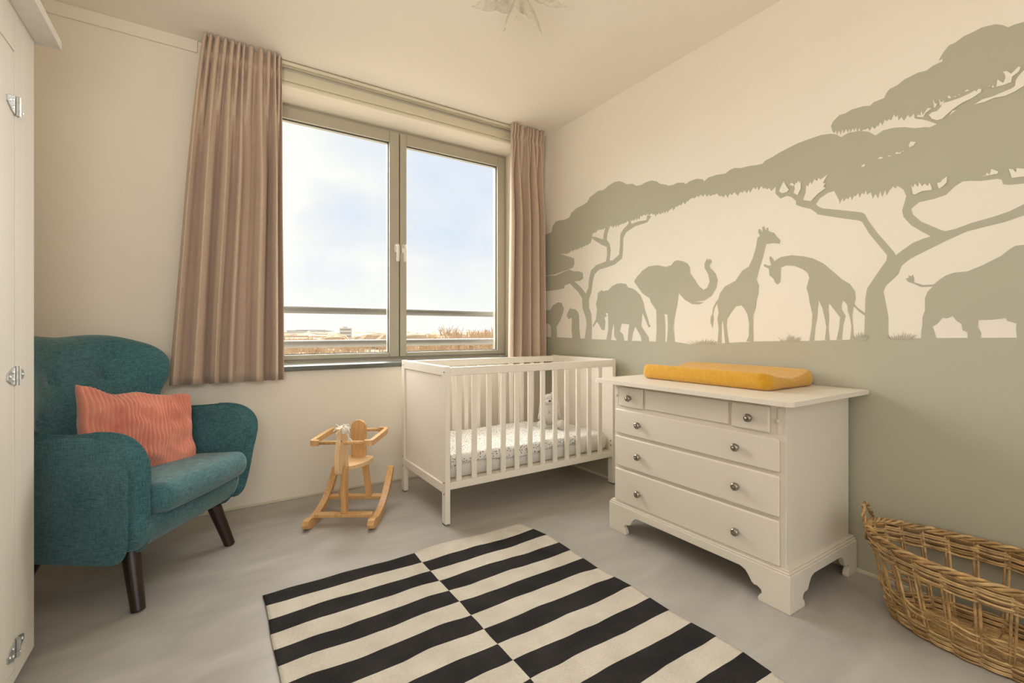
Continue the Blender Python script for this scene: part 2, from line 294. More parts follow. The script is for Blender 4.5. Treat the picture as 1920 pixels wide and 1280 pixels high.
MURAL_PAINT = [[(3.073,1.799),(3.016,1.808),(2.949,1.814),(2.937,1.860),(2.895,1.888),(2.829,1.887),(2.783,1.880),(2.729,1.887),(2.703,1.919),(2.643,1.939),(2.576,1.947),(2.527,1.957),(2.504,1.984),(2.449,2.001),(2.411,2.010),(2.359,2.004),(2.315,2.020),(2.258,2.032),(2.210,2.024),(2.176,2.007),(2.147,1.986),(2.098,1.977),(2.060,1.953),(2.023,1.950),(1.986,1.957),(1.939,1.955),(1.899,1.938),(1.876,1.917),(1.837,1.903),(1.815,1.890),(1.783,1.886),(1.751,1.890),(1.710,1.880),(1.695,1.868),(1.665,1.877),(1.621,1.878),(1.583,1.865),(1.575,1.851),(1.546,1.865),(1.501,1.866),(1.448,1.858),(1.423,1.870),(1.397,1.873),(1.362,1.862),(1.320,1.860),(1.279,1.853),(1.251,1.850),(1.236,1.862),(1.201,1.869),(1.171,1.879),(1.141,1.885),(1.099,1.894),(1.099,1.723),(1.127,1.721),(1.141,1.712),(1.156,1.721),(1.170,1.708),(1.186,1.719),(1.207,1.703),(1.216,1.722),(1.229,1.717),(1.236,1.728),(1.245,1.725),(1.255,1.740),(1.271,1.722),(1.275,1.743),(1.285,1.732),(1.295,1.745),(1.313,1.722),(1.320,1.739),(1.330,1.723),(1.341,1.740),(1.354,1.731),(1.362,1.741),(1.378,1.722),(1.397,1.745),(1.412,1.733),(1.421,1.746),(1.436,1.724),(1.445,1.746),(1.459,1.732),(1.468,1.744),(1.485,1.746),(1.496,1.764),(1.514,1.760),(1.520,1.764),(1.536,1.758),(1.544,1.769),(1.559,1.761),(1.568,1.779),(1.581,1.767),(1.593,1.781),(1.610,1.772),(1.618,1.780),(1.636,1.770),(1.644,1.776),(1.660,1.775),(1.679,1.764),(1.685,1.767),(1.698,1.750),(1.710,1.767),(1.723,1.751),(1.736,1.757),(1.751,1.748),(1.762,1.753),(1.779,1.729),(1.783,1.751),(1.801,1.741),(1.805,1.745),(1.822,1.726),(1.826,1.743),(1.842,1.726),(1.845,1.744),(1.855,1.731),(1.863,1.739),(1.872,1.726),(1.882,1.741),(1.892,1.732),(1.901,1.737),(1.910,1.723),(1.920,1.743),(1.930,1.738),(1.939,1.751),(1.959,1.742),(1.974,1.754),(1.987,1.747),(2.002,1.756),(2.015,1.747),(2.029,1.753),(2.039,1.729),(2.048,1.746),(2.060,1.728),(2.066,1.745),(2.085,1.730),(2.089,1.742),(2.102,1.735),(2.111,1.741),(2.124,1.720),(2.137,1.743),(2.153,1.733),(2.163,1.737),(2.175,1.729),(2.186,1.736),(2.203,1.728),(2.208,1.733),(2.226,1.720),(2.231,1.739),(2.243,1.715),(2.252,1.738),(2.268,1.719),(2.273,1.738),(2.282,1.729),(2.294,1.742),(2.311,1.719),(2.315,1.740),(2.337,1.720),(2.351,1.738),(2.368,1.722),(2.374,1.737),(2.389,1.725),(2.396,1.738),(2.414,1.727),(2.418,1.737),(2.439,1.714),(2.445,1.724),(2.465,1.716),(2.472,1.718),(2.472,1.697),(2.496,1.646),(2.496,1.658),(2.510,1.647),(2.516,1.650),(2.530,1.636),(2.536,1.651),(2.553,1.638),(2.556,1.642),(2.573,1.638),(2.576,1.645),(2.585,1.624),(2.596,1.643),(2.613,1.626),(2.616,1.641),(2.627,1.622),(2.637,1.636),(2.653,1.619),(2.657,1.635),(2.670,1.628),(2.677,1.630),(2.690,1.618),(2.696,1.633),(2.710,1.621),(2.716,1.626),(2.731,1.612),(2.735,1.621),(2.751,1.605),(2.755,1.618),(2.768,1.608),(2.774,1.615),(2.838,1.624),(2.729,1.586),(2.674,1.567),(2.668,1.527),(2.686,1.500),(2.738,1.489),(2.801,1.484),(2.914,1.470),(3.012,1.470),(3.073,1.476)],[(3.073,1.464),(2.982,1.467),(2.895,1.459),(2.801,1.478),(2.729,1.488),(2.680,1.469),(2.626,1.465),(2.576,1.449),(2.571,1.404),(2.609,1.391),(2.660,1.392),(2.712,1.383),(2.783,1.372),(2.792,1.349),(2.876,1.344),(2.992,1.344),(3.073,1.350)],[(1.156,1.882),(1.127,1.887),(1.085,1.896),(1.043,1.899),(0.985,1.900),(0.948,1.892),(0.927,1.882),(0.907,1.863),(0.880,1.871),(0.842,1.866),(0.808,1.851),(0.783,1.826),(0.755,1.838),(0.721,1.835),(0.687,1.825),(0.655,1.809),(0.624,1.802),(0.611,1.796),(0.592,1.801),(0.572,1.810),(0.540,1.829),(0.512,1.844),(0.490,1.858),(0.453,1.868),(0.417,1.870),(0.367,1.890),(0.243,1.924),(0.145,1.954),(0.123,1.556),(0.145,1.452),(0.243,1.478),(0.331,1.511),(0.367,1.517),(0.400,1.521),(0.416,1.527),(0.419,1.544),(0.430,1.550),(0.453,1.552),(0.474,1.554),(0.496,1.561),(0.518,1.565),(0.540,1.552),(0.564,1.527),(0.599,1.520),(0.642,1.518),(0.665,1.499),(0.687,1.496),(0.682,1.552),(0.691,1.579),(0.707,1.596),(0.707,1.606),(0.716,1.589),(0.724,1.601),(0.734,1.588),(0.734,1.591),(0.745,1.568),(0.750,1.593),(0.760,1.566),(0.767,1.593),(0.774,1.563),(0.783,1.585),(0.792,1.567),(0.799,1.595),(0.812,1.589),(0.816,1.608),(0.823,1.592),(0.830,1.602),(0.838,1.582),(0.844,1.604),(0.854,1.591),(0.858,1.597),(0.867,1.579),(0.872,1.598),(0.881,1.586),(0.887,1.593),(0.898,1.580),(0.901,1.597),(0.913,1.573),(0.915,1.589),(0.915,1.591),(0.925,1.614),(0.934,1.635),(0.959,1.633),(0.991,1.616),(1.007,1.594),(0.997,1.580),(0.978,1.569),(0.978,1.539),(0.997,1.546),(1.030,1.578),(1.064,1.593),(1.092,1.610),(1.093,1.629),(1.113,1.652),(1.134,1.663),(1.163,1.657),(1.186,1.685),(1.186,1.712),(1.171,1.781)],[(0.947,1.924),(0.939,1.942),(0.914,1.961),(0.890,1.960),(0.867,1.967),(0.844,1.965),(0.825,1.964),(0.802,1.956),(0.788,1.966),(0.770,1.967),(0.754,1.968),(0.745,1.987),(0.735,1.997),(0.711,2.001),(0.687,2.014),(0.664,2.018),(0.645,2.021),(0.621,2.017),(0.601,2.027),(0.575,2.030),(0.574,2.039),(0.585,2.037),(0.580,2.048),(0.571,2.064),(0.556,2.080),(0.538,2.082),(0.516,2.093),(0.491,2.095),(0.469,2.099),(0.453,2.096),(0.434,2.091),(0.416,2.078),(0.404,2.064),(0.389,2.065),(0.367,2.062),(0.324,2.064),(0.257,2.087),(0.156,2.095),(0.138,1.795),(0.372,1.835),(0.474,1.811),(0.547,1.835),(0.565,1.801),(0.590,1.801),(0.619,1.825),(0.632,1.834),(0.656,1.847),(0.658,1.867),(0.670,1.856),(0.677,1.870),(0.689,1.850),(0.697,1.869),(0.707,1.858),(0.709,1.880),(0.716,1.875),(0.721,1.889),(0.730,1.868),(0.738,1.876),(0.744,1.870),(0.752,1.880),(0.759,1.858),(0.766,1.875),(0.774,1.859),(0.777,1.866),(0.785,1.853),(0.795,1.868),(0.802,1.851),(0.810,1.866),(0.818,1.862),(0.825,1.866),(0.836,1.855),(0.838,1.879),(0.848,1.862),(0.851,1.883),(0.859,1.872),(0.863,1.886),(0.873,1.869),(0.875,1.889),(0.881,1.872),(0.888,1.890),(0.898,1.875),(0.902,1.894),(0.909,1.873),(0.915,1.893),(0.923,1.876),(0.927,1.898),(0.933,1.889),(0.939,1.896)],[(0.991,1.571),(0.985,1.570),(0.919,1.549),(0.849,1.525),(0.830,1.518),(0.819,1.507),(0.808,1.479),(0.776,1.421),(0.741,1.368),(0.721,1.336),(0.715,1.323),(0.694,1.340),(0.661,1.364),(0.630,1.375),(0.608,1.380),(0.587,1.396),(0.569,1.392),(0.540,1.395),(0.496,1.409),(0.438,1.420),(0.402,1.430),(0.367,1.447),(0.308,1.468),(0.223,1.498),(0.223,1.447),(0.308,1.420),(0.367,1.409),(0.412,1.396),(0.464,1.388),(0.507,1.381),(0.564,1.356),(0.624,1.326),(0.668,1.304),(0.697,1.279),(0.707,1.247),(0.724,1.228),(0.748,1.204),(0.756,1.180),(0.748,1.128),(0.740,1.077),(0.740,1.010),(0.731,0.985),(0.823,0.981),(0.821,1.044),(0.818,1.158),(0.812,1.197),(0.776,1.258),(0.746,1.306),(0.744,1.327),(0.769,1.368),(0.805,1.426),(0.830,1.479),(0.842,1.487),(0.903,1.509),(0.985,1.540),(1.004,1.548)],[(0.721,1.612),(0.707,1.596),(0.691,1.579),(0.682,1.552),(0.687,1.529),(0.695,1.498),(0.691,1.472),(0.668,1.435),(0.636,1.404),(0.608,1.380),(0.587,1.372),(0.564,1.391),(0.575,1.396),(0.599,1.414),(0.636,1.441),(0.661,1.474),(0.666,1.496),(0.658,1.510),(0.636,1.533),(0.661,1.555),(0.669,1.586)],[(2.721,1.382),(2.677,1.346),(2.626,1.309),(2.584,1.261),(2.579,1.189),(2.544,1.116),(2.534,1.072),(2.556,0.957),(2.480,0.955),(2.477,1.061),(2.483,1.137),(2.508,1.192),(2.508,1.246),(2.483,1.299),(2.467,1.384),(2.449,1.425),(2.403,1.452),(2.315,1.461),(2.251,1.471),(2.187,1.503),(2.179,1.557),(2.176,1.636),(2.150,1.671),(2.073,1.696),(1.974,1.701),(1.943,1.732),(1.974,1.749),(1.980,1.717),(2.047,1.722),(2.104,1.717),(2.111,1.738),(2.150,1.711),(2.176,1.696),(2.203,1.666),(2.207,1.591),(2.214,1.532),(2.272,1.501),(2.301,1.502),(2.291,1.573),(2.301,1.616),(2.329,1.652),(2.322,1.692),(2.301,1.734),(2.344,1.737),(2.361,1.688),(2.366,1.658),(2.403,1.674),(2.449,1.693),(2.480,1.693),(2.464,1.674),(2.388,1.628),(2.329,1.600),(2.326,1.547),(2.337,1.502),(2.434,1.487),(2.488,1.456),(2.511,1.388),(2.515,1.334),(2.544,1.292),(2.584,1.333),(2.626,1.365),(2.668,1.391)],[(2.968,1.187),(2.933,1.222),(2.866,1.245),(2.820,1.238),(2.807,1.210),(2.792,1.198),(2.810,1.146),(2.838,1.100),(2.885,1.053),(2.879,0.958),(2.953,0.957),(2.957,1.054),(2.982,1.078),(3.033,1.079),(3.033,1.189)],[(2.761,1.139),(2.738,1.173),(2.721,1.195),(2.703,1.186),(2.660,1.183),(2.629,1.158),(2.616,1.129),(2.613,1.040),(2.601,0.956),(2.691,0.955),(2.703,1.029),(2.698,1.086),(2.703,1.120),(2.738,1.107)],[(2.418,1.289),(2.396,1.298),(2.373,1.307),(2.366,1.296),(2.315,1.301),(2.279,1.325),(2.237,1.337),(2.203,1.339),(2.150,1.329),(2.134,1.306),(2.098,1.296),(2.073,1.284),(2.029,1.248),(2.005,1.199),(1.992,1.151),(1.968,1.093),(1.957,1.060),(1.947,1.048),(1.963,1.041),(1.980,1.070),(2.001,1.113),(2.013,1.132),(2.017,1.094),(2.023,1.051),(1.986,1.008),(1.963,0.980),(1.957,0.948),(2.017,0.946),(2.029,0.989),(2.073,1.047),(2.092,1.008),(2.104,0.949),(2.139,0.949),(2.130,1.028),(2.124,1.062),(2.190,1.068),(2.206,1.018),(2.176,0.993),(2.167,0.953),(2.231,0.952),(2.258,0.982),(2.261,1.048),(2.261,1.074),(2.279,1.018),(2.289,0.951),(2.337,0.950),(2.315,1.028),(2.315,1.080),(2.319,1.142),(2.341,1.143),(2.329,1.122),(2.351,1.112),(2.341,1.080),(2.351,1.023),(2.381,1.028),(2.403,1.060),(2.426,1.084),(2.464,1.048),(2.472,1.055),(2.437,1.103),(2.426,1.177),(2.437,1.210),(2.421,1.252)],[(2.083,1.339),(2.060,1.366),(2.011,1.404),(1.963,1.424),(1.893,1.423),(1.832,1.405),(1.794,1.411),(1.772,1.431),(1.751,1.435),(1.710,1.423),(1.680,1.406),(1.665,1.383),(1.663,1.348),(1.631,1.307),(1.607,1.271),(1.578,1.248),(1.555,1.259),(1.541,1.290),(1.550,1.333),(1.571,1.368),(1.572,1.393),(1.557,1.420),(1.548,1.408),(1.544,1.419),(1.537,1.410),(1.528,1.410),(1.529,1.392),(1.541,1.381),(1.537,1.364),(1.505,1.332),(1.492,1.294),(1.499,1.254),(1.528,1.211),(1.574,1.187),(1.631,1.185),(1.574,1.178),(1.607,1.168),(1.650,1.172),(1.700,1.200),(1.741,1.240),(1.751,1.177),(1.772,1.089),(1.778,1.036),(1.767,0.951),(1.826,0.953),(1.818,1.036),(1.821,1.117),(1.843,1.122),(1.837,1.054),(1.837,0.953),(1.907,0.951),(1.902,1.027),(1.904,1.147),(1.945,1.196),(1.957,1.224),(2.011,1.256),(2.047,1.297)],[(1.489,1.191),(1.480,1.221),(1.450,1.257),(1.392,1.281),(1.354,1.331),(1.320,1.347),(1.300,1.385),(1.283,1.439),(1.275,1.485),(1.262,1.495),(1.271,1.512),(1.270,1.528),(1.262,1.528),(1.249,1.512),(1.251,1.536),(1.240,1.538),(1.233,1.513),(1.228,1.529),(1.220,1.526),(1.220,1.511),(1.201,1.500),(1.193,1.497),(1.178,1.473),(1.162,1.455),(1.167,1.440),(1.201,1.448),(1.232,1.448),(1.247,1.386),(1.267,1.325),(1.279,1.279),(1.267,1.246),(1.270,1.206),(1.279,1.175),(1.283,1.136),(1.297,1.096),(1.297,1.032),(1.294,0.965),(1.333,0.966),(1.320,0.992),(1.318,1.056),(1.327,1.105),(1.343,1.134),(1.358,1.151),(1.388,1.148),(1.414,1.116),(1.437,1.083),(1.441,1.050),(1.434,0.991),(1.426,0.956),(1.450,0.955),(1.459,1.050),(1.463,1.075),(1.470,1.050),(1.470,0.955),(1.493,0.954),(1.487,1.033),(1.494,1.084),(1.487,1.118),(1.496,1.170),(1.513,1.141),(1.519,1.111),(1.515,1.085),(1.523,1.033),(1.536,1.068),(1.534,1.098),(1.525,1.111),(1.520,1.146),(1.501,1.179)],[(1.245,1.348),(1.236,1.349),(1.220,1.339),(1.207,1.342),(1.216,1.374),(1.212,1.387),(1.201,1.376),(1.192,1.359),(1.163,1.375),(1.113,1.377),(1.057,1.364),(1.017,1.348),(0.978,1.322),(0.940,1.282),(0.903,1.242),(0.874,1.221),(0.856,1.189),(0.853,1.158),(0.858,1.135),(0.845,1.117),(0.819,1.095),(0.820,1.083),(0.839,1.100),(0.861,1.125),(0.866,1.084),(0.863,1.044),(0.861,1.003),(0.855,0.982),(0.874,0.981),(0.868,1.037),(0.874,1.078),(0.882,1.105),(0.884,1.133),(0.900,1.153),(0.906,1.130),(0.905,1.113),(0.890,1.085),(0.900,1.044),(0.905,0.981),(0.925,0.981),(0.915,1.030),(0.911,1.079),(0.934,1.114),(0.954,1.143),(0.957,1.115),(0.954,1.080),(0.957,1.031),(0.952,0.978),(0.970,0.978),(0.965,1.038),(0.973,1.087),(0.981,1.123),(0.995,1.156),(1.000,1.124),(1.002,1.081),(1.010,1.038),(1.015,0.973),(1.035,0.973),(1.025,1.038),(1.022,1.096),(1.033,1.147),(1.038,1.184),(1.047,1.217),(1.035,1.263),(1.042,1.286),(1.064,1.306),(1.099,1.325),(1.134,1.332),(1.160,1.325),(1.162,1.291),(1.163,1.257),(1.175,1.244),(1.186,1.251),(1.197,1.275),(1.215,1.292),(1.218,1.324),(1.240,1.338)],[(0.684,1.225),(0.674,1.229),(0.675,1.238),(0.666,1.234),(0.661,1.240),(0.658,1.225),(0.658,1.209),(0.630,1.196),(0.599,1.196),(0.581,1.214),(0.564,1.227),(0.540,1.235),(0.507,1.235),(0.469,1.252),(0.422,1.279),(0.402,1.298),(0.387,1.310),(0.367,1.310),(0.331,1.301),(0.286,1.274),(0.252,1.203),(0.239,1.104),(0.252,0.995),(0.317,0.995),(0.319,1.046),(0.326,0.994),(0.383,0.997),(0.385,1.026),(0.384,1.045),(0.405,1.054),(0.410,1.064),(0.443,1.059),(0.477,1.059),(0.479,1.033),(0.470,1.011),(0.472,0.992),(0.505,0.991),(0.506,1.015),(0.519,1.022),(0.522,1.045),(0.535,1.057),(0.546,1.074),(0.561,1.067),(0.575,1.069),(0.587,1.050),(0.603,1.036),(0.599,1.018),(0.592,0.990),(0.637,0.989),(0.636,1.018),(0.633,1.042),(0.632,1.074),(0.625,1.098),(0.625,1.146),(0.617,1.170),(0.602,1.188),(0.636,1.189),(0.661,1.205),(0.677,1.213)],[(3.079,0.973),(3.073,0.973),(3.012,0.971),(2.801,0.968),(2.480,0.961),(2.176,0.955),(1.951,0.954),(1.762,0.954),(1.660,0.943),(1.519,0.951),(1.448,0.955),(1.279,0.967),(1.035,0.974),(0.819,0.985),(0.823,0.985),(0.636,0.992),(0.367,0.997),(-0.900,0.997),(-0.900,0.000),(3.079,0.000)],[(1.655,0.941),(1.668,0.955),(1.694,0.961),(1.668,0.953),(1.644,0.941)],[(1.644,0.941),(1.653,0.960),(1.676,0.971),(1.654,0.958),(1.634,0.942)],[(1.634,0.942),(1.642,0.959),(1.659,0.968),(1.640,0.956),(1.623,0.942)],[(1.624,0.942),(1.630,0.964),(1.642,0.976),(1.626,0.961),(1.613,0.942)],[(1.613,0.942),(1.618,0.963),(1.625,0.974),(1.613,0.960),(1.603,0.942)],[(1.603,0.942),(1.602,0.963),(1.608,0.974),(1.599,0.960),(1.593,0.943)],[(1.593,0.943),(1.589,0.969),(1.591,0.984),(1.586,0.965),(1.582,0.943)],[(1.583,0.943),(1.574,0.966),(1.575,0.979),(1.573,0.963),(1.572,0.943)],[(1.573,0.943),(1.566,0.967),(1.558,0.981),(1.559,0.964),(1.562,0.943)],[(1.563,0.943),(1.549,0.961),(1.542,0.971),(1.546,0.959),(1.552,0.944)],[(1.553,0.944),(1.536,0.967),(1.526,0.980),(1.533,0.963),(1.542,0.944)],[(1.543,0.944),(1.527,0.962),(1.511,0.972),(1.521,0.960),(1.533,0.944)],[(1.533,0.944),(1.515,0.958),(1.495,0.965),(1.508,0.956),(1.523,0.944)],[(1.523,0.944),(1.499,0.958),(1.479,0.964),(1.495,0.956),(1.513,0.945)],[(1.160,0.968),(1.165,0.984),(1.179,0.992),(1.165,0.981),(1.152,0.968)],[(1.154,0.968),(1.159,0.982),(1.169,0.989),(1.157,0.980),(1.146,0.968)],[(1.148,0.968),(1.149,0.984),(1.159,0.993),(1.149,0.982),(1.140,0.968)],[(1.141,0.968),(1.141,0.985),(1.149,0.994),(1.141,0.983),(1.134,0.968)],[(1.135,0.968),(1.135,0.991),(1.139,1.004),(1.133,0.988),(1.127,0.968)],[(1.129,0.968),(1.128,0.995),(1.130,1.012),(1.125,0.991),(1.122,0.968)],[(1.123,0.968),(1.121,0.993),(1.120,1.008),(1.117,0.990),(1.116,0.968)],[(1.117,0.968),(1.114,0.988),(1.110,0.999),(1.109,0.985),(1.110,0.969)],[(1.112,0.968),(1.106,0.988),(1.101,0.999),(1.101,0.986),(1.104,0.969)],[(1.106,0.969),(1.095,0.985),(1.091,0.994),(1.094,0.983),(1.098,0.969)],[(1.100,0.969),(1.088,0.985),(1.082,0.994),(1.086,0.983),(1.092,0.969)],[(1.094,0.969),(1.082,0.986),(1.072,0.995),(1.078,0.984),(1.086,0.969)],[(1.088,0.969),(1.073,0.984),(1.063,0.991),(1.071,0.982),(1.080,0.969)],[(1.628,0.942),(1.636,0.954),(1.655,0.959),(1.635,0.953),(1.617,0.942)],[(1.617,0.942),(1.621,0.955),(1.637,0.961),(1.620,0.953),(1.606,0.943)],[(1.606,0.943),(1.608,0.958),(1.618,0.965),(1.605,0.956),(1.595,0.943)],[(1.595,0.943),(1.596,0.958),(1.600,0.966),(1.591,0.957),(1.584,0.943)],[(1.583,0.943),(1.580,0.962),(1.582,0.973),(1.576,0.960),(1.573,0.944)],[(1.573,0.944),(1.568,0.958),(1.564,0.965),(1.562,0.956),(1.562,0.944)],[(1.562,0.944),(1.554,0.961),(1.547,0.970),(1.548,0.959),(1.551,0.944)],[(1.551,0.944),(1.538,0.957),(1.529,0.964),(1.534,0.956),(1.540,0.944)],[(1.540,0.944),(1.526,0.958),(1.512,0.965),(1.520,0.957),(1.529,0.945)],[(1.529,0.945),(1.512,0.955),(1.495,0.960),(1.506,0.954),(1.519,0.945)],[(0.738,0.985),(0.742,0.996),(0.756,1.001),(0.742,0.995),(0.730,0.985)],[(0.732,0.985),(0.734,0.997),(0.746,1.003),(0.735,0.996),(0.724,0.986)],[(0.726,0.985),(0.730,0.999),(0.737,1.006),(0.727,0.997),(0.719,0.986)],[(0.721,0.986),(0.720,1.005),(0.728,1.015),(0.720,1.002),(0.713,0.986)],[(0.715,0.986),(0.714,1.002),(0.719,1.011),(0.712,1.000),(0.708,0.986)],[(0.709,0.986),(0.707,1.006),(0.709,1.017),(0.705,1.003),(0.702,0.986)],[(0.704,0.986),(0.699,1.005),(0.700,1.015),(0.698,1.002),(0.696,0.986)],[(0.698,0.986),(0.693,1.010),(0.691,1.023),(0.691,1.006),(0.691,0.986)],[(0.693,0.986),(0.685,1.007),(0.683,1.019),(0.683,1.004),(0.685,0.986)],[(0.687,0.986),(0.678,1.002),(0.674,1.011),(0.676,1.000),(0.680,0.986)],[(0.682,0.986),(0.672,1.003),(0.665,1.012),(0.669,1.001),(0.675,0.986)],[(0.676,0.986),(0.665,0.998),(0.656,1.004),(0.662,0.997),(0.669,0.986)],[(0.671,0.986),(0.660,1.000),(0.648,1.007),(0.655,0.999),(0.664,0.986)],[(0.857,0.982),(0.855,0.997),(0.863,1.005),(0.855,0.995),(0.848,0.982)],[(0.851,0.982),(0.851,1.001),(0.853,1.012),(0.847,0.999),(0.842,0.982)],[(0.845,0.982),(0.843,1.006),(0.843,1.020),(0.839,1.003),(0.836,0.982)],[(0.839,0.982),(0.833,1.008),(0.833,1.023),(0.831,1.005),(0.830,0.982)],[(0.833,0.982),(0.825,1.000),(0.823,1.009),(0.823,0.997),(0.825,0.982)],[(0.827,0.982),(0.820,0.997),(0.814,1.005),(0.815,0.995),(0.819,0.982)],[(0.853,0.979),(0.853,0.993),(0.860,1.000),(0.853,0.991),(0.847,0.979)],[(0.848,0.979),(0.847,0.997),(0.852,1.007),(0.846,0.995),(0.842,0.979)],[(0.843,0.979),(0.841,0.999),(0.843,1.011),(0.839,0.996),(0.836,0.979)],[(0.837,0.979),(0.835,1.002),(0.835,1.016),(0.832,0.999),(0.831,0.979)],[(0.832,0.979),(0.829,1.002),(0.826,1.015),(0.826,0.999),(0.826,0.979)],[(0.827,0.979),(0.821,0.993),(0.818,1.000),(0.819,0.991),(0.821,0.980)],[(0.822,0.980),(0.815,0.992),(0.809,0.998),(0.812,0.990),(0.816,0.980)]]
MURAL_GAPS = [[(0.613,1.843),(0.604,1.850),(0.589,1.849),(0.578,1.861),(0.574,1.873),(0.559,1.871),(0.530,1.871),(0.502,1.876),(0.485,1.882),(0.482,1.875),(0.477,1.884),(0.469,1.879),(0.471,1.869),(0.491,1.858),(0.518,1.852),(0.547,1.837),(0.574,1.814),(0.589,1.814),(0.604,1.825)],[(0.488,1.832),(0.466,1.842),(0.442,1.841),(0.421,1.845),(0.396,1.849),(0.387,1.854),(0.385,1.873),(0.379,1.884),(0.365,1.900),(0.336,1.917),(0.336,1.854),(0.365,1.846),(0.389,1.835),(0.411,1.830),(0.437,1.835),(0.461,1.830)],[(0.455,1.886),(0.447,1.880),(0.445,1.874),(0.440,1.881),(0.437,1.872),(0.432,1.872),(0.429,1.895),(0.415,1.877),(0.410,1.891),(0.411,1.905),(0.416,1.916),(0.406,1.914),(0.396,1.900),(0.379,1.916),(0.374,1.911),(0.379,1.899),(0.394,1.888),(0.396,1.871),(0.416,1.869),(0.442,1.872)],[(0.560,1.891),(0.554,1.893),(0.549,1.880),(0.557,1.884)],[(0.514,1.889),(0.506,1.894),(0.500,1.888)],[(0.543,1.882),(0.537,1.885),(0.536,1.881)],[(0.531,1.885),(0.526,1.887),(0.526,1.883)],[(0.648,1.850),(0.646,1.858),(0.638,1.851),(0.635,1.868),(0.631,1.850),(0.616,1.871),(0.604,1.866),(0.623,1.855),(0.629,1.841)],[(0.601,1.898),(0.595,1.880),(0.589,1.877),(0.592,1.867),(0.598,1.863),(0.599,1.878)],[(0.583,1.893),(0.578,1.877),(0.568,1.881),(0.574,1.869),(0.581,1.866)],[(0.666,1.591),(0.660,1.578),(0.655,1.593),(0.645,1.577),(0.642,1.595),(0.633,1.577),(0.625,1.585),(0.616,1.573),(0.611,1.586),(0.605,1.565),(0.605,1.555),(0.633,1.558),(0.655,1.550),(0.661,1.555)],[(0.589,1.577),(0.578,1.578),(0.575,1.585),(0.561,1.595),(0.562,1.573),(0.572,1.561),(0.584,1.554)],[(0.472,1.569),(0.458,1.570),(0.456,1.578),(0.448,1.570),(0.444,1.588),(0.427,1.574),(0.430,1.567)],[(0.402,1.577),(0.392,1.571),(0.385,1.559),(0.383,1.573),(0.366,1.566),(0.354,1.559),(0.354,1.534),(0.366,1.540),(0.395,1.543)],[(0.674,1.747),(0.668,1.761),(0.652,1.754),(0.658,1.743),(0.671,1.739)],[(0.775,1.725),(0.765,1.733),(0.755,1.723)],[(0.717,1.728),(0.712,1.735),(0.704,1.728),(0.697,1.731),(0.700,1.724)],[(0.742,1.726),(0.738,1.729),(0.726,1.722)],[(0.833,1.712),(0.823,1.720),(0.818,1.715),(0.823,1.708)],[(0.697,1.730),(0.691,1.733),(0.689,1.729)],[(1.147,1.734),(1.134,1.707),(1.123,1.689),(1.134,1.679),(1.156,1.680),(1.169,1.693),(1.160,1.713)],[(1.099,1.701),(1.092,1.714),(1.088,1.709),(1.081,1.719),(1.076,1.708),(1.071,1.716),(1.071,1.679),(1.085,1.653),(1.102,1.668),(1.097,1.686)],[(1.121,1.713),(1.109,1.719),(1.099,1.705),(1.106,1.701)],[(1.047,1.691),(1.040,1.682),(1.030,1.701),(1.023,1.688),(1.013,1.709),(1.000,1.697),(0.997,1.710),(0.987,1.700),(0.959,1.714),(0.978,1.680),(0.966,1.679),(0.976,1.665),(0.966,1.656),(0.997,1.639),(1.017,1.622),(1.027,1.611),(1.060,1.625),(1.049,1.659)]]
SKY, EXPO = .76, .46
SUNS = [('overcast_daylight', 8, 36, 15.5, 100, (1, .97, .94))]
AREAS = [('rear_fill', (.2, -1.5, 1.3), (.4, 1.5, 1.2), 2.2, 2.0, 9, (1, .96, .90)),  # added fill light outside the rear opening, brightens walls and furniture
 ('ceiling_fill', (-.3, .1, 1.35), (-.2, 1.0, 2.61), .6, .6, 21, (1, .96, .90))]  # added unseen fill aimed upward to lift the ceiling and walls
# ---------------------------------------------------------------- the room
XL, XR, YB, YF, ZC = -1.08, 2.30, 3.08, -1.0, 2.61
WX0, WX1, WZ0, WZ1, WY = .233, 2.103, .808, 2.497, 3.34     # window recess and the plane of its frame
b = MB(); b.box(XL-.2, XR+.2, YF, WY+.1, -.15, 0); struct(b.build('floor', M['floor']), 'polished grey cast floor with soft swirls', 'floor')
b = MB(); b.box(XL-.2, XR+.2, YF, YB+.4, ZC, ZC+.15); struct(b.build('ceiling', M['ceiling']), 'smooth cream ceiling', 'ceiling')
b = MB(); b.box(XL-.2, XL, YF, WY+.1, 0, ZC); struct(b.build('wall_left', M['wall']), 'cream wall behind the wardrobe', 'wall')
b = MB()
for x0, x1, z0, z1 in ((XL, WX0, 0, ZC), (WX1, XR, 0, ZC), (WX0, WX1, 0, WZ0-.03), (WX0, WX1, WZ1, ZC)): b.box(x0, x1, YB, WY+.1, z0, z1)
struct(b.build('wall_back', M['wall']), 'cream wall with the wide window', 'wall')
b = MB(); b.box(XR, XR+.2, YF, WY+.1, 0, ZC)
e = [.0006]
def onwall(y, z): return (XR-e[0], y, z)
for i, p in enumerate(MURAL_PAINT):
    e[0] = .0005+.00003*i; b.flat([(y, max(z, 0)) for y, z in p], onwall, 1)
for i, p in enumerate(MURAL_GAPS):
    e[0] = .0031; b.flat(p, onwall, 2)
struct(b.build('wall_right', [M['wall_mural'], M['sage'], M['wall_mural']], fix=False), 'cream wall with sage savanna silhouette mural of acacia trees, elephants and giraffes', 'wall')
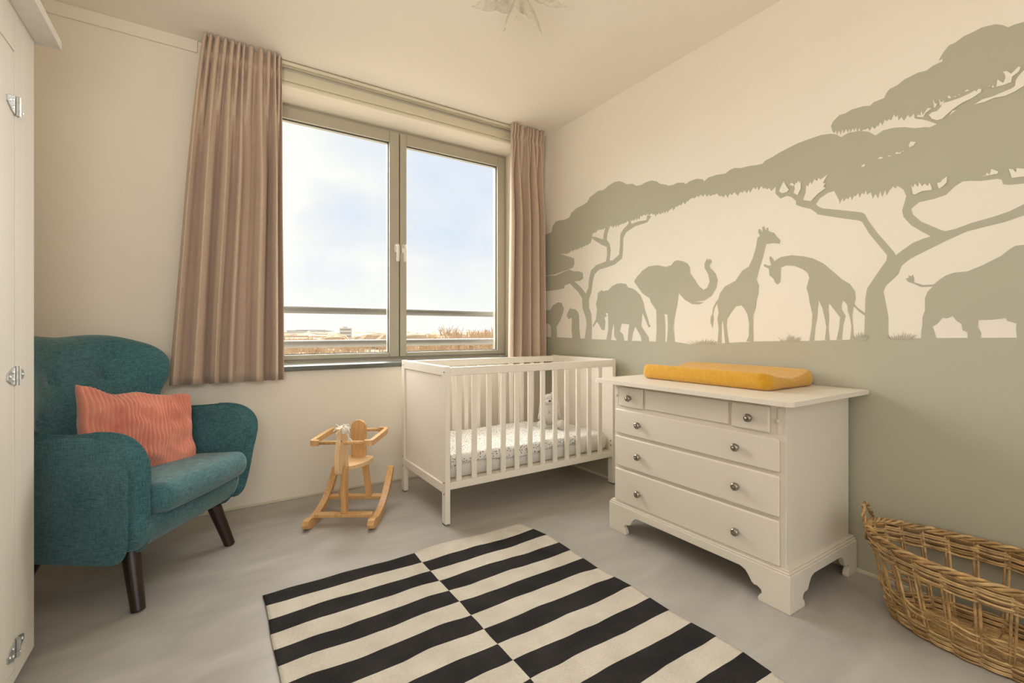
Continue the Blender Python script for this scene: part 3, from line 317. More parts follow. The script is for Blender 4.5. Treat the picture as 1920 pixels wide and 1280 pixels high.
# wall behind the camera with a wide opening, shaped to let fill light in
b = MB()
for x0, x1, z0, z1 in ((XL, -.75, 0, ZC), (2.0, XR, 0, ZC), (-.75, 2.0, 2.35, ZC)): b.box(x0, x1, YF-.15, YF, z0, z1)
struct(b.build('wall_front', M['wall']), 'cream wall behind the viewer with a wide opening', 'wall')
b = MB(); b.box(XL, XR-.008, YB-.008, YB, 0, .014); struct(b.build('baseboard_back', M['casing'], bevel=.002), 'thin pale strip at the foot of the window wall', 'baseboard')
b = MB(); b.box(XR-.008, XR, YF, YB, 0, .016); struct(b.build('baseboard_right', M['casing'], bevel=.002), 'thin pale strip at the foot of the mural wall', 'baseboard')
b = MB(); b.box(XL, -.06, YB-.014, YB, 2.545, ZC); struct(b.build('trim_1', M['wall'], bevel=.003), 'shallow cream band under the ceiling left of the curtain', 'trim')
b = MB(); b.box(-.03, 2.22, YB-.03, YB, 2.515, 2.575); b.box(-.03, 2.22, YB-.018, YB, 2.497, 2.515); struct(b.build('trim_2', M['casing'], bevel=.004), 'grey-beige casing board above the window', 'trim')

# window
w = bpy.data.objects.new('window_1', None); COL.objects.link(w); w.location = (0, WY, 0); struct(w, 'wide double window with grey-beige frames', 'window')
b = MB(); d0, d1 = -.012, .07
fw = .035
b.box(WX0, WX1, d0, d1, WZ0, WZ0+fw); b.box(WX0, WX1, d0, d1, WZ1-fw, WZ1)
b.box(WX0, WX0+fw, d0, d1, WZ0+fw, WZ1-fw); b.box(WX1-fw, WX1, d0, d1, WZ0+fw, WZ1-fw)
b.box(1.155, 1.178, d0+.02, d1, WZ0+fw, WZ1-fw)
b.build('outer_frame', M['frame'], w, bevel=.003)
for k, (x0, x1) in enumerate(((WX0+.024, 1.164), (1.170, WX1-.024))):
    s = MB(); t = .066; z0, z1 = WZ0+.02, WZ1-.02; a0, a1 = -.030, .05
    gx0, gx1 = (x0+.062, 1.0915) if k == 0 else (1.221, 2.013); gz0, gz1 = .862, 2.40
    s.box(x0, gx0, a0, a1, z0, z1); s.box(gx1, x1, a0, a1, z0, z1); s.box(gx0, gx1, a0, a1, z0, gz0); s.box(gx0, gx1, a0, a1, gz1, z1)
    sash = s.build('sash', M['frame'], w, bevel=.005)
    g = MB(); q = .005
    for bx in ((gx0, gx0+q, gz0, gz1), (gx1-q, gx1, gz0, gz1), (gx0, gx1, gz0, gz0+q), (gx0, gx1, gz1-q, gz1)): g.box(bx[0], bx[1], -.006, .004, bx[2], bx[3])
    g.build('gasket', M['gasket'], sash)
    g = MB(); g.box(gx0, gx1, .002, .006, gz0, gz1); g.build('pane', M['pane'], sash)
    hx = 1.139 if k == 0 else 1.194
    h = MB(); h.cushion(rrect(.013, .032, .012), .010, .004, lambda x, y, q: (hx+x, -.030-.005-q, 1.625+y))
    h.tube([(hx, -.03, 1.64), (hx, -.075, 1.64)], .010, 12)
    h.tube(spline([(hx, -.068, 1.642), (hx, -.078, 1.625), (hx, -.076, 1.58), (hx, -.073, 1.525)], 5), [.0105]*11+[.011]*5, 12)
    h.build('handle', M['steel'] if 0 else pmat('white_handle_enamel', (.75, .72, .66), .25), sash, smooth=True)
b = MB(); b.box(WX0-.02, WX1+.03, YB-.035-WY, .0, WZ0-.03, WZ0-.002); b.build('window_sill', M['sill'], w, bevel=.003)

# curtain rail and curtains
t = MB(); t.box(.0, 2.22, 3.002, 3.010, 2.585, 2.608); t.box(.0, 2.22, 3.032, 3.040, 2.585, 2.608); t.box(.0, 2.22, 3.002, 3.040, 2.603, 2.6095)
r = t.build('curtain_rail', M['casing'], bevel=.001)
r.location = (0, 0, 0); tag(r, 'slim pale curtain track fixed to the ceiling above the window', 'curtain rail')
def curtain(xt0, xt1, xb0, xb1, zt, zb, y0, nf, seed, flare):
    rnd = random.Random(seed); ns, nz = nf*40, 60
    ph = [rnd.uniform(.6, 1.5) for _ in range(nf)]; tot = sum(ph); cum = [0]
    for p in ph: cum.append(cum[-1]+p/tot)
    amp = [rnd.uniform(.65, 1.15) for _ in range(nf)]; dep = [rnd.uniform(-.012, .012) for _ in range(nf)]
    gam = [rnd.uniform(.62, 1.35) for _ in range(nf)]; vs = []; fs = []
    for j in range(nz+1):
        v = (j/nz); v = v*.35+v*v*.65 if v < 1 else 1
        z = zt+(zb-zt)*v; d = zt-z
        for i in range(ns+1):
            s = i/ns
            k = max(q for q in range(nf) if cum[q] <= s+1e-9); u = (s-cum[k])/(cum[k+1]-cum[k])
            a = amp[k]
            fold = sin(2*pi*u)
            grow = min(1, .35+d/.5)
            shp = math.copysign(abs(fold)**.75, fold)
            sq = lambda q: math.copysign(abs(sin(q))**.5, sin(q)); ug = u**gam[k]; r1 = sq(2*pi*ug); r2 = sq(4*pi*ug); r3 = abs(sin(pi*(u+.37)))**1.5*2-1
            pin = 1-.62*math.exp(-((d-.098)/.022)**2)      # heading tape pinches every pleat
            low = min(1, max(0, (d-.05)/.75)); low = low*low*(3-2*low)
            wv = (1-low)*.024*r2*pin+low*(.056*a*r1+.006*r2*(.6 if k % 2 else -.2)+.008*r3)
            y = y0-wv-dep[k]*min(1, d/.5)
            xx = s+(low*.05*sin(4*pi*u)+low*.05*sin(2*pi*u+k*2.1+seed)*sin(pi*u))*(cum[k+1]-cum[k])
            w_ = noise.noise(Vector((s*5+seed, d*.9, 0)))*.02*min(1, d)
            xa, xb = xt0, xt1; f = (d/(zt-zb))**flare
            x = (xa+(xb0-xa)*f)*(1-xx)+(xb+(xb1-xb)*f)*xx
            vs.append((x+w_*.6, y+w_, z+.006*sin(2*pi*u)*(1 if j == nz else 0)))
    for j in range(nz):
        for i in range(ns): a = j*(ns+1)+i; fs.append((a, a+1, a+ns+2, a+ns+1))
    m = MB(); cx = (xt0+xt1)/2
    m.add([(x-cx, y-y0, z) for x, y, z in vs], fs)
    o = m.build('curtain', M['curtain'], smooth=True, fix=False); o.location = (cx, y0, 0)
    so = o.modifiers.new('thick', 'SOLIDIFY'); so.thickness = .0025
    return o
c = curtain(-.03, .345, -.175, .352, 2.604, .738, 2.968, 6, 3, .8); tag(c, 'wide dusty rose curtain hanging left of the window beside the armchair', 'curtain')
c = curtain(1.925, 2.235, 1.895, 2.262, 2.604, .74, 2.968, 5, 8, .8); tag(c, 'narrow dusty rose curtain hanging in the corner by the mural, behind the crib', 'curtain')

# ---------------------------------------------------------------- rug
rx0, rx1, RY0 = -.61, .618, 0.0
nx, ny = 90, 140; Lr = 1.85; vs = []; fs = []
for j in range(ny+1):
    for i in range(nx+1):
        s, q = i/nx, j/ny
        x = rx0+(rx1-rx0)*s; y = -q*Lr
        edge = noise.noise(Vector((y*3.1, 5*s, 1)))*.014*(1 if i in (0, nx) else abs(2*s-1)**3)
        if s > .5: edge -= .035*((s-.5)*2)*max(0, 1-q*9)
        x += edge; y += noise.noise(Vector((x*3, 0, 3)))*.012*max(0, 1-q*6)
        if s > .5: y += .012*max(0, 1-q*8)
        z = .006+.004*noise.noise(Vector((x*4, y*5, 0)))+.003*noise.noise(Vector((x*9, y*14, 2)))
        vs.append((x, y, max(z, .003)))
for j in range(ny):
    for i in range(nx): a = j*(nx+1)+i; fs.append((a, a+nx+1, a+nx+2, a+1))
m = MB(); m.add(vs, fs); o = m.build('rug', M['rug'], smooth=True, fix=False); o.location = (.777, 2.008, .003)
so = o.modifiers.new('thick', 'SOLIDIFY'); so.thickness = .004
tag(o, 'flatwoven rug with offset black and cream stripes on the grey floor', 'rug')

# ---------------------------------------------------------------- crib
cr = thing('crib', 'white wooden baby crib with slatted sides under the window', 'crib', (1.645, 2.54, 0))
hx, hy, pw = .62, .33, .045      # half length, half depth, post width
for sx in (-1, 1):
    for sy in (-1, 1):
        b = MB(); x = sx*hx; y = sy*hy
        b.box(min(x, x-sx*.028), max(x, x-sx*.028), min(y, y-sy*pw), max(y, y-sy*pw), .008, .833); p = b.build('post', M['cribwhite'], cr, bevel=.002)
        b = MB(); b.box(min(x, x-sx*.026)+.001, max(x, x-sx*.026)-.001, min(y, y-sy*pw)+.002, max(y, y-sy*pw)-.002, 0, .008); b.build('foot_glide', M['rail'], p)
        for z in ((.815, .235, .175) if sx < 0 else (.30, .27)):
            b = MB(); xx = x-.0002 if sx < 0 else x-.0282
            b.lathe([(.0042, 0), (.0042, .001)], lambda a, c_, h: (xx-h*(1), y-sy*.018+a, z-.012+c_), 10)
            b.build('bolt_hole', M['black'], p)
    x = sx*hx; xa, xb = sorted((x, x-sx*.028))
    b = MB(); b.box(xa-.001, xb+.001, -hy+pw if 0 else -hy+.0, hy, .783, .8335)
    # top rail laid between the posts
    b = MB(); b.box(xa+.001, xb-.001, -hy+pw, hy-pw, .783, .832); b.build('end_top_rail', M['cribwhite'], cr, bevel=.002)
    b = MB(); b.box(xa+.001, xb-.001, -hy+pw, hy-pw, .165, .212); b.build('end_bottom_rail', M['cribwhite'], cr, bevel=.002)
    b = MB(); b.box(xa+.009, xb-.009, -hy+pw, hy-pw, .212, .783); b.build('end_panel', M['cribwhite'], cr)
for sy in (-1, 1):
    ya, yb = sorted((sy*(hy-.004), sy*(hy-.024)))
    b = MB(); b.box(-hx+.028, hx-.028, ya, yb, .783, .827); b.build('side_top_rail', M['cribwhite'], cr, bevel=.003)
    b = MB(); b.box(-hx+.028, hx-.028, ya, yb, .184, .222); b.build('side_bottom_rail', M['cribwhite'], cr, bevel=.003)
    for k in range(12):
        x = 1.109+.093*k-1.645
        b = MB(); b.box(x-.0155, x+.0155, ya+.004, yb-.004, .222, .783); b.build('slat', M['cribwhite'], cr, bevel=.002)
b = MB(); b.box(-hx+.030, hx-.030, -hy+.026, hy-.026, .195, .222)
for k in range(0): pass
b.build('mattress_base', M['cribwhite'], cr)
b = MB(); b.cushion(dens(rrect(.585, .292, .03), .03), .115, .03, lambda x, y, h: (x, y, h), crown=.002)
o = b.build('mattress', M['mattress'], smooth=True); o.location = (1.645, 2.54, .222+.0595); tag(o, 'thin white mattress under a fitted sheet inside the crib', 'mattress')
# dotted blanket lying on the mattress
vs = []; fs = []; nx, ny = 60, 44
for i in range(nx+1):
    for j in range(ny+1):
        s, q = i/nx, j/ny; x = 1.072+(.86+.03*sin(q*7))*s; d = q*.62-.055+.012*sin(s*9)
        if d < 0: y, z = 2.243, .348+d
        elif d < .02: y, z = 2.243+d*.8, .348+.002
        else: y, z = 2.245+d*.99, .3495
        z += .007*(.5+noise.noise(Vector((x*8, y*9, 0)))*.9)*(1 if d > 0 else .2)
        if d < 0: y -= .002*sin(s*40)
        vs.append((x, y, z))
for i in range(nx):
    for j in range(ny): a = i*(ny+1)+j; fs.append((a, a+ny+1, a+ny+2, a+1))
m = MB(); m.add([(x-1.5, y-2.54, z-.345) for x, y, z in vs], fs); o = m.build('blanket', M['dots'], smooth=True, fix=False); o.location = (1.5, 2.54, .345)
so = o.modifiers.new('thick', 'SOLIDIFY'); so.thickness = .003
tag(o, 'white baby blanket with small black dots spread over the crib mattress', 'blanket')
# plush rabbit
rb = thing('plush_rabbit', 'pale grey plush rabbit with long ears sitting at the far end of the crib', 'stuffed animal', (2.005, 2.60, .352), radians(-26)); rb.scale = (1.12,)*3
def blob(parts, name, mat, parent, vox=.0035):
    bm = bmesh.new()
    for c, rad, *rt in parts:
        mt = Matrix.Translation(c)
        if rt: mt = mt @ Matrix.Rotation(rt[0], 4, rt[1])
        bmesh.ops.create_icosphere(bm, subdivisions=3, radius=1, matrix=mt @ Matrix.Diagonal((*rad, 1)))
    me = bpy.data.meshes.new(name); bm.to_mesh(me); bm.free(); me.materials.append(mat)
    o = bpy.data.objects.new(name, me); COL.objects.link(o); o.parent = parent
    r = o.modifiers.new('remesh', 'REMESH'); r.mode = 'VOXEL'; r.voxel_size = vox; r.use_smooth_shade = True
    s = o.modifiers.new('smooth', 'SMOOTH'); s.factor = .6; s.iterations = 6
    return o
Pz = M['plush']
body = blob([((0, 0, .062), (.052, .045, .062)), ((0, -.004, .10), (.040, .034, .045)), ((-.004, -.012, .165), (.034, .034, .036)), ((-.006, -.040, .156), (.020, .018, .018)),
      ((-.052, -.012, .075), (.017, .017, .042), radians(22), 'Y'), ((.052, -.012, .075), (.017, .017, .042), radians(-22), 'Y'),
      ((-.058, -.055, .020), (.022, .048, .020), radians(12), 'Z'), ((-.066, -.100, .026), (.023, .020, .030)),
      ((.048, -.058, .020), (.022, .045, .020), radians(-12), 'Z'), ((.056, -.100, .024), (.023, .020, .030)),
      ((.022, .012, .195), (.014, .010, .014))], 'body', Pz, rb)
blob([((-.030, .006, .188), (.012, .010, .012)), ((-.044, -.002, .150), (.015, .010, .052), radians(14), 'Y'), ((-.05, -.004, .105), (.018, .011, .032), radians(6), 'Y')], 'ear', Pz, rb, .003)
blob([((.030, .006, .190), (.012, .010, .012)), ((.046, -.002, .150), (.016, .010, .055), radians(-16), 'Y'), ((.054, -.004, .105), (.019, .011, .034), radians(-6), 'Y')], 'ear', Pz, rb, .003)
m = MB(); m.cushion([(.008*cos(a*pi/6), .006*sin(a*pi/6)) for a in range(12)], .006, .004, lambda x, y, h: (-.007+x, -.057-h, .162+y)); m.build('nose', M['black'], rb, smooth=True)
for sx in (-1, 1):
    m = MB(); m.lathe([(.0, 0), (.0022, .0008), (.0022, .002), (0, .0035)], lambda x, y, h: (-.005+sx*.015+x, -.0435-h, .176+y), 8); m.build('eye', M['black'], rb)
m = MB()
for s_ in (-1, 1): m.tube([(-.008-.009, -.0495, .092+s_*.009), (-.008+.009, -.0495, .092-s_*.009)], .0008, 5)
m.build('stitched_cross', M['black'], rb)

# ---------------------------------------------------------------- rocking horse
RZ = math.atan2(.851, .525)-pi/2
h = thing('rocking_horse', 'small beech rocking horse with white yarn mane beside the crib', 'rocking horse', (.591, 2.536, 0), RZ)
# local: y runs backwards from the front crossbar, x to the right in the photo
Wd, Bh = M['beech'], M['birch']
for sx in (-1, 1):
    top = spline([(-.085, .050), (-.05, .052), (0, .040), (.08, .048), (.16, .072), (.23, .112), (.29, .158), (.335, .205)], 6)
    bot = spline([(-.092, .012), (-.05, .001), (0, .0), (.08, .012), (.16, .035), (.23, .074), (.30, .125), (.352, .190)], 6)
    m = MB(); m.prism(top+[(.35, .205)]+bot[::-1]+[(-.10, .03)], lambda p, q, hh: (hh, p, q), sx*.165-.017, sx*.165+.017)
    m.build('rocker', Wd, h, bevel=.005)
m = MB(); m.box(-.148, .148, -.022, .022, .040, .058, mat=Matrix.Translation((0, 0, 0))); m.build('front_crossbar', Wd, h, bevel=.003)
m = MB(); m.box(-.148, .148, .185, .232, .062, .080); m.build('rear_crossbar', Wd, h, bevel=.003)
hd = [(-.088, .518), (-.060, .522), (.000, .515), (.02, .48), (.03, .42), (.036, .35), (.04, .29), (.035, .27), (.0, .268), (-.03, .315), (-.042, .345), (-.055, .315), (-.066, .292), (-.082, .286), (-.098, .290), (-.108, .305), (-.112, .34), (-.108, .39), (-.100, .43), (-.085, .46), (-.082, .485)]
m = MB(); m.prism([(p, q) for p, q in spline(hd, 3, True)], lambda p, q, hh: (hh, p, q), -.0115, .0115); m.build('head_board', Bh, h, bevel=.003)
for sx in (-1, 1):
    m = MB(); m.lathe([(.0045, 0), (.0045, .0008)], lambda a, c_, hh: (sx*(.0116+hh), -.078+a, .455+c_), 10); m.build('eye', M['black'], h)
m = MB(); m.prism([(-.012, .058), (.035, .058), (.03, .20), (.038, .285), (.02, .30), (.005, .285), (-.03, .35)], lambda p, q, hh: (hh, p, q), -.0135, .0135)
m.build('front_leg', Wd, h, bevel=.003)
seat = [(x, y) for x, y in spline([(.043, .268), (.086, .25), (.09, .20), (.072, .12), (.03, .062), (0, .055), (-.03, .062), (-.072, .12), (-.09, .20), (-.086, .25), (-.043, .268)], 5)]
m = MB(); m.prism(seat, lambda p, q, hh: (p, q, hh), .270, .290); m.build('seat', Bh, h, bevel=.004)
bk = [(-.043, .288)]+[(.043, .288)]+[(.043*cos(a*pi/14), .458+.043*sin(a*pi/14)) for a in range(15)]
m = MB(); m.prism(bk, lambda p, q, hh: (p, hh, q), .245, .263); m.build('backrest', Wd, h, bevel=.003)
for sx in (-1, 1):
    m = MB(); m.prism([(.038, .271), (.068, .271), (.092, .079), (.062, .079)], lambda p, q, hh: (sx*p, hh, q), .180, .212); m.build('rear_leg', Wd, h, bevel=.003)
zr = .437
m = MB(); m.tube([(-.135, -.035, zr), (.135, -.035, zr)], .0095, 14); m.build('front_dowel', Wd, h, smooth=True)
m = MB(); m.tube([(-.12, .285, zr), (.12, .285, zr)], .0095, 14); m.build('rear_dowel', Wd, h, smooth=True)
for sx in (-1, 1):
    path = spline([(.118, -.035), (.146, -.035), (.153, -.02), (.157, .10), (.158, .24), (.150, .276), (.130, .287), (.108, .287)], 6)
    vs = []; n = len(path)
    out = []; inn = []
    for i in range(n):
        a = path[max(0, i-1)]; c_ = path[min(n-1, i+1)]; dx, dy = c_[0]-a[0], c_[1]-a[1]; l = hypot(dx, dy); out.append((path[i][0]+dy/l*.011, path[i][1]-dx/l*.011)); inn.append((path[i][0]-dy/l*.011, path[i][1]+dx/l*.011))
    m = MB(); m.prism(out+inn[::-1], lambda p, q, hh: (sx*p, q, hh), zr-.014, zr+.014); m.build('side_grip', Wd, h, bevel=.005)
m = MB(); rr = random.Random(5)
for k in range(150):
    y = -.085+.14*rr.random()**1.1; z = .514 if y < .0 else .512-(y)*1.5
    p0 = Vector((rr.uniform(-.008, .008), y*.9, z)); pts = [p0]
    d = Vector((rr.uniform(-1, 1), rr.uniform(-.3, .8), rr.uniform(.4, 1))).normalized()
    for q in range(6):
        d = (d+Vector((rr.uniform(-.9, .9), rr.uniform(-.9, .9), rr.uniform(-1.3, .1)))).normalized(); pts.append(pts[-1]+d*.0062)
    m.tube(pts, .0028, 5)
m.build('mane', M['yarn'], h, smooth=True)

# ---------------------------------------------------------------- dresser
dr = thing('dresser', 'white painted chest of drawers with pewter knobs against the mural wall', 'dresser', (0, 0, 0))
dr.location = (2.0, 1.29, 0); ox, oy = -2.0, -1.29
FX, DX1, DY0, DY1 = 1.757, 2.272, .868, 1.722
def bx(b, x0, x1, y0, y1, z0, z1): b.box(x0+ox, x1+ox, y0+oy, y1+oy, z0, z1)
b = MB(); bx(b, FX, DX1, DY0, DY1, .12, .757); b.build('body', M['white'], dr, bevel=.003)
def topf(p, q, hh): return (p+ox, q+oy, hh)
b = MB(); tp = []
for cx, cy, a0, rr_ in ((2.292-.004, 1.775-.004, 0, .004), (1.655+.03, 1.775-.03, pi/2, .03), (1.655+.03, .802+.03, pi, .03), (2.292-.004, .802+.004, 3*pi/2, .004)):
    for k in range(6): a = a0+k/5*pi/2; tp.append((cx+rr_*cos(a), cy+rr_*sin(a)))
b.prism(tp, topf, .757, .775); b.build('top', M['white'], dr, bevel=.005)
# ogee bracket base
BX0, BY0, BY1 = 1.737, .845, 1.742
def foot(L0, L1, wf, zt=.138, za=.103):
    W = L1-L0
    half = [(0, 0), (wf, 0), (wf+.003, .012), (wf-.004, .026), (wf-.012, .032), (wf-.010, .046), (wf+.004, .054), (wf+.016, .052), (wf+.028, .060), (wf+.040, .080), (wf+.052, .094), (wf+.075, za)]
    pts = [(L0+a, z) for a, z in half]+[(L1-a, z) for a, z in half[::-1]]+[(L1, zt), (L0, zt)]
    return pts
b = MB(); b.prism(foot(BY0, BY1, .115), lambda p, q, hh: (hh+ox, p+oy, q), BX0, BX0+.022)
for ya in (BY0, BY1-.022): b.prism(foot(BX0+.022, 2.292, .085), lambda p, q, hh: (p+ox, hh+oy, q), ya, ya+.022)
for k, (i0, i1) in enumerate(((.138, .146), (.146, .153))):
    e_ = .006*k
    bx(b, BX0+.004+e_, 2.292, BY0+.004+e_, BY1-.004-e_, i0, i1)
b.build('bracket_base', M['white'], dr, bevel=.0025)
def knob(p, x, y, z, r=.0165, mat=None, name='knob'):
    m = MB(); s = r/.0165
    prof = [(.0, 0), (.0095, 0), (.0095, .002), (.0055, .003), (.0055, .006), (.0105, .007), (.0148, .011), (.0165, .0165), (.0152, .022), (.0118, .0262), (.0085, .0275), (.0072, .0265), (.0045, .0285), (.0, .029)]
    m.lathe([(a*s, h_*s) for a, h_ in prof], lambda a, c_, hh: (x-hh+ox, y+a+oy, z+c_), 18); m.build(name, mat or M['pewter'], p, smooth=True)
DF = FX-.0145
def drawer(y0, y1, z0, z1, knobs, name='drawer'):
    b = MB(); bx(b, DF, FX, y0, y1, z0, z1); d = b.build(name, M['white'], dr, bevel=.007)
    for y, z in knobs: knob(d, DF, y, z)
    return d
ym = .888
drawer(ym, 1.707, .499, .6225, ((1.048, .5616), (1.546, .5616)))
drawer(ym, 1.707, .334, .486, ((1.048, .408), (1.546, .408)))
drawer(ym, 1.707, .153, .321, ((1.048, .229), (1.546, .229)))
drawer(.923, 1.074, .638, .738, ((.996, .686),))
drawer(1.528, 1.682, .638, .738, ((1.605, .686),))
b = MB(); bx(b, FX-.010, FX, 1.088, 1.516, .642, .736); b.build('frieze_panel', M['white'], dr, bevel=.006)
for y in (.891, 1.701):
    b = MB(); bx(b, FX-.003, FX, y-.007, y+.007, .640, .734); s_ = b.build('pull_out_slide', M['white'], dr, bevel=.001)
    knob(s_, FX-.003, y, .688, .0075, M['white'])

# changing pad
def padmap(x, y, hgt):
    e_ = abs(x)/.205; z = hgt
    if hgt > 0: z = hgt*(.50+1.35*e_**2.0)
    z += .0022*noise.noise(Vector((x*14, y*14, 3)))
    return (x, y, z)
b = MB(); b.cushion(dens(rrect(.200, .335, .05, 7), .03), .058, .022, padmap, K=6, inner=10)
o = b.build('changing_pad', M['mustard'], smooth=True, sub=1); o.location = (2.072, 1.325, .775+.0295); tag(o, 'mustard yellow changing pad with raised sides on the white dresser', 'changing pad')

# ---------------------------------------------------------------- wicker basket
bs = thing('laundry_basket', 'large oval wicker basket with looped handles on the floor by the mural wall', 'basket', (2.09, .40, 0))
def oval(th, z):
    k = min(1, z/.28)**.8; a = .130+(.188-.130)*k; c_ = .255+(.330-.255)*k
    z2 = z+.022*abs(sin(th))**4*k
    return a*cos(th), c_*sin(th), z2
NS = 26
def weft(mb, z, r, ph, amp=.0065, mi=0, wig=0.0):
    pts = []; n = NS*4
    for i in range(n):
        th = 2*pi*i/n; x, y, zz = oval(th, z); l = hypot(x, y)
        o_ = amp*sin(th*NS/2+ph)
        pts.append((x+x/l*o_, y+y/l*o_, zz+wig*sin(th*NS/2+ph+pi/2)+.0015*noise.noise(Vector((th*3, z*50, 0)))))
    mb.tube(pts, r, 5, closed=True, mi=mi)
mats3 = [M['wicker'], M['wicker_light'], M['wicker_dark']]; rr = random.Random(3)
def band(name, z0, z1, n):
    m = MB()
    for k in range(n):
        for q in (0, pi): weft(m, z0+(z1-z0)*k/(n-1)+(0.0025 if q else 0), .0036, q+k*pi, .0075, rr.choice((0, 0, 0, 1, 1, 2)))
    return m.build(name, mats3, bs, smooth=True)
band('lower_weave', .008, .048, 6); band('upper_weave', .214, .268, 7)
m = MB()
for z in (.088, .108):
    weft(m, z, .0034, 0, .007, 1, .006); weft(m, z, .0034, pi, .007, 0, .006)
m.build('twined_row', mats3, bs, smooth=True)
m = MB()
for k in range(NS):
    for q in (-.018, .018):
        th = 2*pi*k/NS+q; m.tube([oval(th, z) for z in (.0, .05, .10, .15, .20, .275)], .0040, 6, mi=rr.choice((0, 0, 1)))
m.build('stakes', mats3, bs, smooth=True)
m = MB()
for q in range(3):
    pts = []; n = 240
    for i in range(n):
        th = 2*pi*i/n; x, y, zz = oval(th, .279); l = hypot(x, y); a = th*19+q*2*pi/3
        pts.append((x+x/l*.007*cos(a), y+y/l*.007*cos(a), zz+.007*sin(a)))
    m.tube(pts, .0055, 6, closed=True, mi=q % 2)
m.build('rim', mats3, bs, smooth=True)
m = MB()
for k in range(1, 17):
    s_ = k/17; n = 120
    for q in (0, pi):
        pts = [(.128*s_*cos(2*pi*i/n), (.125+.128*s_)*sin(2*pi*i/n) if 1 else 0, .010+.003*sin(2*pi*i/n*20+q+k*pi)) for i in range(n)]
        m.tube(pts, .0035, 4, closed=True, mi=rr.choice((0, 1)))
for k in range(7):
    y = -.2+.4*k/6; wx_ = .122*sqrt(max(0, 1-(y/.25)**2)); m.tube([(-wx_, y, .010), (wx_, y, .010)], .004, 6)
m.build('woven_base', mats3, bs, smooth=True)
for sy in (1, -1):
    m = MB()
    for q in range(3):
        pts = []
        for i in range(49):
            a = pi*i/48; b0 = Vector((-.040*cos(a), sy*(.330-.004+.020*sin(a)), .262+.100*sin(a)**.8))
            if i in (0, 48): b0.z = .245
            ph = i*.62+q*2*pi/3; pts.append(b0+Vector((cos(ph)*.0045*sin(a), sy*.0045*sin(ph), cos(ph)*.0045)))
        m.tube(pts, .0036, 6, mi=q)
    m.build('handle', mats3, bs, smooth=True)

# ---------------------------------------------------------------- wardrobe
wd = thing('wardrobe', 'pale painted wardrobe with exposed steel hinges at the left edge', 'wardrobe', (-.73, 1.36, 0)); ox, oy = .73, -1.36
b = MB(); bx(b, -1.03, -.472, .75, 1.973, .06, 1.90); bx(b, -1.02, -.49, .77, 1.95, 0, .06)
bx(b, -.472, -.45, 1.809, 1.973, .06, 1.90); bx(b, -.472, -.45, .75, .80, .06, 1.90); bx(b, -.472, -.45, .80, 1.809, 1.785, 1.90); bx(b, -.472, -.45, .80, 1.809, .06, .09)
b.build('carcass', M['wardrobe'], wd, bevel=.002)
b = MB(); bx(b, -1.05, -.393, .69, 1.996, 1.902, 1.930); b.build('cornice', M['wardrobe'], wd, bevel=.002)
for y0, y1, hy_ in ((1.305, 1.8065, 1.8078), (.802, 1.3025, .801)):
    b = MB(); bx(b, -.470, -.4505, y0, y1, .093, 1.782); dd = b.build('door', M['wardrobe'], wd, bevel=.002)
    for z in (1.635, .897, .150):
        sg = 1
        g = MB()
        leaf = [(-.0, -.024), (-.0, .024), (.052, .012), (.052, -.010)]
        for s_ in (-1, 1):
            g.prism([(hy_+s_*(.006+p)+oy, z+q_) for p, q_ in [(0, -.024), (0, .024), (.020, .022), (.056, .008), (.056, -.008), (.020, -.022)]], lambda p, q_, hh: (hh+ox, p, q_), -.4504, -.4468)
            for p, q_ in ((.018, .010), (.018, -.010), (.042, 0)):
                g.lathe([(.0045, 0), (.004, .002), (0, .0028)], lambda a, c_, hh: (-.4468+hh+ox, hy_+s_*(.006+p)+a+oy, z+q_+c_), 8)
        g.tube([(-.444+ox, hy_+oy, z-.026), (-.444+ox, hy_+oy, z+.026)], .0058, 10)
        for q_ in (-.012, .012): g.tube([(-.444+ox, hy_+oy, z+q_-.001), (-.444+ox, hy_+oy, z+q_+.001)], .0067, 10)
        g.build('hinge', M['steel'], dd)

# ---------------------------------------------------------------- armchair
ch = thing('armchair', 'teal upholstered armchair with rounded arms and dark legs by the window', 'armchair', (-.075, 2.375, 0), math.atan2(.823, .569))
T = M['teal']
# local frame: x across the chair (far arm +), y backwards, z up
for sx in (-1, 1):
    m = MB(); m.tube([(sx*.262, -.004, 0), (sx*.225, .06, .225)], [.0225, .031], 18); m.build('front_leg', M['darkwood'], ch, smooth=False, bevel=.003)
    m = MB(); m.tube([(sx*.255, .50, 0), (sx*.215, .40, .225)], [.0215, .030], 18); m.build('rear_leg', M['darkwood'], ch, smooth=False, bevel=.003)
m = MB(); m.cushion(dens(rrect(.315, .255, .06), .03), .150, .045, lambda x, y, hh: (x*(1+.35*hh), y+.215-(.16*(hh+.0) if y < 0 else 0), .290+hh)); m.build('seat_frame', T, ch, smooth=True, sub=1)
m = MB(); m.cushion(dens(rrect(.258, .27, .045), .03), .115, .045, lambda x, y, hh: (x, y+.165-.014*cos(x/.26*1.4), .395+hh+(y+.27)*-.05+.006), crown=.012); m.build('seat_cushion', T, ch, smooth=True, sub=1)
arm = [(-.020, .222), (-.055, .27), (-.070, .35), (-.078, .43), (-.088, .50), (-.092, .56), (-.078, .605), (-.040, .638), (.02, .650), (.10, .646), (.20, .635), (.30, .636), (.40, .66), (.47, .66), (.50, .55), (.49, .40), (.46, .27), (.40, .222), (.2, .218)]
arm = [(p+.062*(1 if p < .1 else .4), max(q if q < .45 else .45+(q-.45)*.84, .238)) for p, q in spline(arm, 3, True)]
